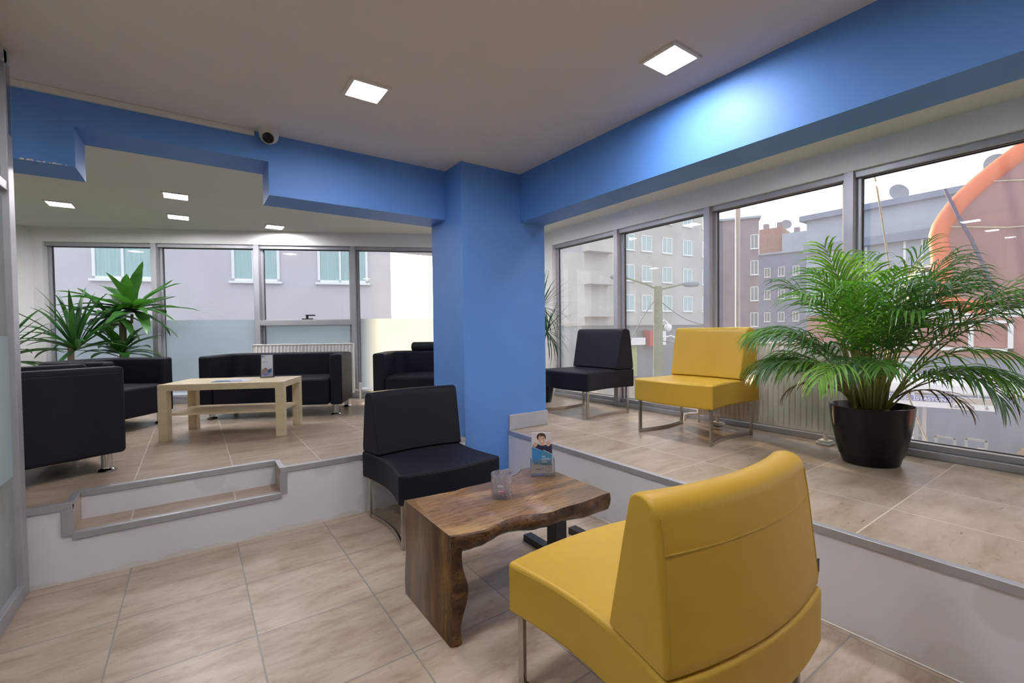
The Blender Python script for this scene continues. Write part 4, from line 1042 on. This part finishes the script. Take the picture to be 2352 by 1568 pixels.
# pale blue terrace along the street
d0 = Vector((27.2, 11.0, 0)); d1 = Vector((27.2, 2, 0))
wins = [(1.2+i*2.9, z, 1.5, 1.7) for i in range(3) for z in (2.3, 3.6)]
t, fr = building('street_terrace', d0, d1, 1.9, 6.95, 9, M['paleblue'], 'long pale blue terrace running along the far side of the street', wins, glass='paleblue', roof=M['bluegrey'])
MB().box(0, 9.0, -.4, .1, 5.2, 5.6, fr=fr).build('string_course', M['bluegrey'], t)
MB().box(0, 9.0, .1, 8, -.1, 1.9, fr=fr).build('brick_storey', M['brick'], t)
MB().box(0, 9.0, .15, 8, GZ, -.1, fr=fr).build('ground_storey', M['bluegrey'], t)
for s in (2.2, 5.2):
    mb = MB(); mb.box(s, s+2.4, -.05, .2, .2, .32, fr=fr); mb.box(s, s+2.4, -.05, .2, 1.35, 1.47, fr=fr)
    for q_ in (0, 1.1, 2.25): mb.box(s+q_, s+q_+.15, -.05, .2, .2, 1.47, fr=fr)
    mb.build('window', M['winframe'], t)
# satellite dishes on the roofs
def dish(x, y, z, r_, label, d0=[None]):
    t = thing('satellite_dish', (x, y, z), 0, label, 'satellite dish', 'satellite dishes on the roofs')
    o = MB().lathe([(0, 0), (r_*.5, .04*r_), (r_*.85, .16*r_), (r_, .25*r_), (r_*.99, .29*r_), (r_*.5, .09*r_), (0, .05*r_)], 24).build('reflector', M['dish'], t, smooth=60)
    o.matrix_basis = Matrix.Translation((0, 0, r_*.9)) @ Matrix.Rotation(math.radians(75), 4, Vector((1, -1, 0)).normalized())
    MB().tube([(0, 0, -.05), (0, 0, r_*.8)], .04, 6).build('mast', M['dish'], t)
dish(27.8, 4.0, 7.25, .62, 'big round dish on the pale blue terrace, beside the orange arch')
dish(27.8, 7.3, 7.25, .42, 'small dish on the pale blue terrace, near the window mullion')
q_ = PZ(1806, 75.5); dish(q_.x, q_.y, 17.45, .8, 'dish on the clay roof of the blue grey house')
# street lamp pole with cables
q_ = PZ(1513, 20); sl = thing('street_lamp', (q_.x, q_.y, GZ), 0, 'mossy concrete street lamp pole with two lamp heads behind the window', 'street lamp')
MB().tube([(0, 0, 0), (0, 0, 7.35)], [.26, .17], 14).build('pole', M['concrete'], sl, smooth=60)
for sg, ln_ in ((-1, 1.45), (1, 1.15)):
    p = RV*sg
    MB().tube([(0, 0, 7.2), (p.x*.5, p.y*.5, 7.45 if sg < 0 else 7.3), (p.x*ln_, p.y*ln_, 7.75 if sg < 0 else 7.45)], .045, 8).build('arm', M['concrete'], sl, smooth=60)
    c_ = p*(ln_+.3); zz = 7.78 if sg < 0 else 7.42
    o = MB().lathe([(0, -.12), (.12, -.10), (.17, 0), (.14, .10), (0, .13)], 14, sx=2.3, c=(0, 0, 0)).build('lamp_head', M['dish'], sl, smooth=60); o.matrix_basis = Matrix.Translation((c_.x, c_.y, zz)) @ Matrix.Rotation(math.atan2(RV.y, RV.x), 4, 'Z')
for i, (zz, dd) in enumerate(((5.6, .45), (4.9, .95))):
    c_ = RV*dd; mb = MB(); mb.tube([(0, 0, zz+.15), (c_.x*.6, c_.y*.6, zz+.28), (c_.x, c_.y, zz+.1)], .03, 6); mb.lathe([(0, -.2), (.12, -.14), (.16, 0), (.13, .12), (0, .14)], 14, c=(c_.x, c_.y, zz-.05)); mb.build('dome_camera', M['signwhite'], sl, smooth=50)
cb = []
for i, (pa, za, pb_, zb_, sag) in enumerate(((1440, 4.6, 1513, 6.9, -.2), (1513, 6.8, 1640, 5.6, .3), (1420, 2.0, 1513, 2.9, .1), (1513, 5.0, 1700, 5.6, .5), (1440, .6, 1640, 1.6, .3), (1513, 3.4, 1655, 3.45, .1), (1655, 2.2, 1850, 1.6, .2))):
    A = PZ(pa, 20+i*.1); B = PZ(pb_, 20+i*.1)
    P = [(lerp(A.x, B.x, k/12), lerp(A.y, B.y, k/12), GZ+.0+lerp(za, zb_, k/12)-sag*math.sin(PI*k/12)) for k in range(13)]
    tag(MB().tube(P, .018, 5).build('overhead_cable', M['cable'], smooth=60), 'thin overhead cable %s' % ('rising from the left to the street lamp pole top', 'slung from the street lamp pole top to the right', 'low on the left, running up to the street lamp pole', 'sagging from the middle of the street lamp pole far to the right', 'lowest of all, crossing behind the street lamp pole foot', 'level between the street lamp pole and the window mullion', 'seen through the third pane, beyond the mullion')[i], 'cable', 'overhead cables outside the windows')

# orange inflatable outside the window
oa = thing('inflatable_arch', (7.6, 0, GZ), 0, 'big orange inflatable arch rising outside the window behind the palm', 'inflatable arch')
poly = [(1.20, 1.46), (1.50, 1.56), (1.60, 1.80), (1.62, 2.15), (1.615, 2.52), (1.27, 2.975), (.50, 3.50), (-1.0, 4.05), (-3.2, 4.2), (-3.6, 3.6), (-3.6, 1.46)]
o = MB().prism([(a, b-GZ) for a, b in poly], 0, 1.7, fr=lambda a, b, c: (c, a, b)).build('arch_body', M['archhazed'], oa, bevel=.05, bseg=3, limit=10)
mb = MB(); mb.tube([(.02, a-.05, b-GZ) for a, b in cr(poly[:9], 4)], .10, 12); mb.build('arch_rim', M['orange'], oa, smooth=60)
mb = MB()
for a, b in ((1.615, 2.52), (1.27, 2.975)): mb.tube([(-.012, a-.03, b-GZ), (-.02, a-.6, b-.12-GZ), (-.02, a-1.5, b-.2-GZ)], .006, 6)
mb.build('seam', M['rope'], oa, smooth=60)
mb = MB(); mb.tube([(-.09, 1.52, 2.95-GZ), (-.12, 1.40, 2.6-GZ), (-.12, 1.28, 2.3-GZ), (-.07, 1.16, 1.9-GZ), (-.05, 1.06, 1.5-GZ)], .018, 8); mb.build('strap', M['navy'], oa, smooth=60)
mb = MB(); k = 26; pts_ = []
for i in range(k+1):
    y = 1.75-i*.13; pts_.append((y, 1.50-GZ, 1.36-GZ+(.05 if i % 2 else 0)))
for i in range(k): (a, t0, b0_), (c, t1, b1_) = pts_[i], pts_[i+1]; mb.box(-.06, -.03, c, a, (b0_+b1_)/2, t0)
mb.build('scalloped_valance', M['signwhite'], oa)
MB().box(.1, 1.2, -3.4, -2.0, 0, 1.6-GZ).build('arch_leg', M['orange'], oa, bevel=.2, bseg=4)

# rope outside the glass
P = cr([(4.36, 1.33, 2.62), (4.35, 1.287, 2.475), (4.35, 1.224, 2.027), (4.35, 1.15, 1.4), (4.35, 1.106, .933), (4.35, 1.047, .711), (4.35, .944, .42), (4.30, .80, .12), (4.25, .70, -.4)], 6)
tag(MB().tube(P, .0062, 8).build('rope', M['rope'], smooth=60), 'cream tie rope hanging outside the glass right of the palm pot', 'rope')

# tram stop
R0 = Vector((20.08, 2.94, 0)); SD = Vector((.304, -.953, 0)).normalized(); LS = 2.57
VD = Vector((-SD.y, SD.x, 0)); VD = VD if VD.x > 0 else -VD
A0 = R0-SD*LS
ts = thing('tram_shelter', (R0.x, R0.y, GZ), 0, 'white roofed tram stop shelter down in the street', 'tram stop')
def sfr(s, d, z): p = (A0-R0)+SD*s+VD*d; return (p.x, p.y, z-GZ)
MB().prism([(-3.5, -.35), (-3.5, 3.0), (5.6, 3.0), (5.9, 2.2), (5.9, .4), (5.6, -.35)], -.90, -.52, fr=sfr).build('roof', M['signwhite'], ts, bevel=.10, bseg=4)
for s in (-2.2, 1.0, 4.2):
    for d in (.2, 2.6): MB().box(s, s+.1, d, d+.1, GZ, -.9, fr=sfr).build('post', M['alu'], ts)
MB().box(-3.0, 5.5, .3, 2.7, GZ, GZ+.3, fr=sfr).build('kerb', M['facadeA'], ts)
sg = thing('station_sign', (R0.x, R0.y, GZ), 0, 'tram station name sign hanging under the shelter roof', 'sign')
MB().box(-.9, LS, -.42, -.36, -1.32, -.95, fr=sfr).build('board', M['signwhite'], sg)
MB().box(-.9, LS*.64, -.435, -.415, -1.13, -.96, fr=sfr).build('name_band', M['signblue'], sg)
MB().box(LS*.64, LS-.02, -.433, -.415, -1.13, -.96, fr=sfr).build('name_band_end', M['signgrey'], sg)
for s in (-.6, 2.2): MB().box(s, s+.04, -.41, -.37, -.96, -.85, fr=sfr).build('hanger', M['alu'], sg)
def sgm(s, z, d=-.44):
    p = Vector(sfr(s, d, z)); m = Matrix.Identity(4); X = SD; Z_ = -VD; Y = Z_.cross(X)
    for i_, a in enumerate((X, Y, Z_)):
        for j_ in range(3): m[j_][i_] = a[j_]
    m[0][3], m[1][3], m[2][3] = p; return m
text_obj('sign_text', 'ATPAŞA İSTASYONU', .155, M['signwhite'], sg, sgm(.06, -1.105), .002, sx=1.05, bold=.003)
text_obj('sign_text', 'Kabataş', .17, M['ptext'], sg, sgm(1.58, -1.275), .002, sx=1.0, bold=.003)
mb = MB(); s0 = 2.40
mb.box(s0-.012, s0+.012, -.445, -.43, -1.25, -1.16, fr=sfr); mb.add([sfr(s0-.05, -.445, -1.225), sfr(s0+.05, -.445, -1.225), sfr(s0, -.445, -1.285)], [(0, 1, 2)]); mb.build('arrow_mark', M['ptext'], sg)
q_ = PZ(1696, 4.6); tag(MB().tube([(q_.x, q_.y, GZ), (q_.x, q_.y, 6)], .024, 14).build('metal_pole', M['alu'], smooth=60), 'thin bright metal pole standing just outside the third window pane', 'pole')
gA = PZ(2060, 21.2); gB = PZ(2262, 20.2); gc = thing('glass_canopy', (gA.x, gA.y, GZ), 0, 'pale glass walled shelter across the street above the tram stop roof', 'shelter'); gU = (gB-gA).normalized(); gV = Vector((-gU.y, gU.x, 0)); gL = (gB-gA).length
def gfr(s_, d, z): p = gU*s_+gV*d; return (p.x, p.y, z-GZ)
MB().box(0, gL, 0, .05, -1.8, -.35, fr=gfr).build('glass_wall', M['winglass'], gc)
mb = MB(); mb.box(-.1, gL+.1, -.08, .12, -.35, -.22, fr=gfr)
for k in range(6): mb.box(k*gL/5-.05, k*gL/5+.05, -.08, .05, GZ, -.3, fr=gfr)
mb.build('frame', M['winframe'], gc)
# ticket gates
g0 = None
for i, (x, y) in enumerate(((23.06, 5.38), (23.40, 4.60), (23.76, 3.83))):
    if g0 is None:
        g0 = thing('ticket_gate', label='x', cat='ticket gate', group='ticket gates of the tram stop')
        MB().box(-.2, .9, -.14, .14, 0, .78).build('cabinet', M['signgrey'], g0, bevel=.02)
        mb = MB(); mb.box(-.26, -.2, -.30, .30, .82, .90); mb.box(-.26, -.2, -.30, .30, 1.22, 1.30); mb.box(-.26, -.2, -.30, -.22, .82, 1.3); mb.box(-.26, -.2, .22, .30, .82, 1.3); mb.box(-.24, -.2, -.04, .04, .7, .84); mb.build('reader_frame', M['facadeA'], g0, bevel=.01)
        MB().lathe([(0, -.09), (.08, -.05), (.10, 0), (.08, .05), (0, .09)], 12, c=(-.30, -.0, .72)).build('green_light', M['green_led'], g0, smooth=60)
        gg = g0
    else: gg = copy_tree(g0)
    gg.location = (x, y, GZ+.3 if False else GZ); gg['label'] = ('tram stop gate with a green light, nearest the palm pot', 'middle one of the three tram stop gates with green lights', 'tram stop gate with a green light, farthest from the palm pot')[i]
tag(MB().box(22.6, 25.2, -2, 7, GZ-.02, GZ+.0).build('platform_slab', M['facadeA']), kind='structure')
# amber car in the street
cr0 = thing('car', (25.4, .8, GZ), math.radians(105), 'amber coloured car passing behind the tram shelter', 'car')
body = [(-2.1, .3), (-2.15, .75), (-1.5, .92), (-.9, 1.42), (.5, 1.45), (1.15, .98), (2.0, .85), (2.15, .55), (2.1, .3)]
MB().prism(body, -.85, .85, fr=lambda a, b, c: (a, c, b)).build('body', M['carpaint'], cr0, bevel=.08, bseg=3, limit=20)
MB().prism([(-1.35, .95), (-.85, 1.36), (.45, 1.39), (1.0, .98)], -.87, .87, fr=lambda a, b, c: (a, c, b)).build('side_window', M['windark'], cr0)
for a in (-1.35, 1.35):
    for b in (-.86, .66): MB().lathe([(0, 0), (.30, 0), (.33, .05), (.33, .17), (.30, .2), (0, .2)], 18, fr=lambda x, y, z, a=a, b=b: (a+x, b+z, .33+y)).build('wheel', M['black'], cr0, smooth=40)
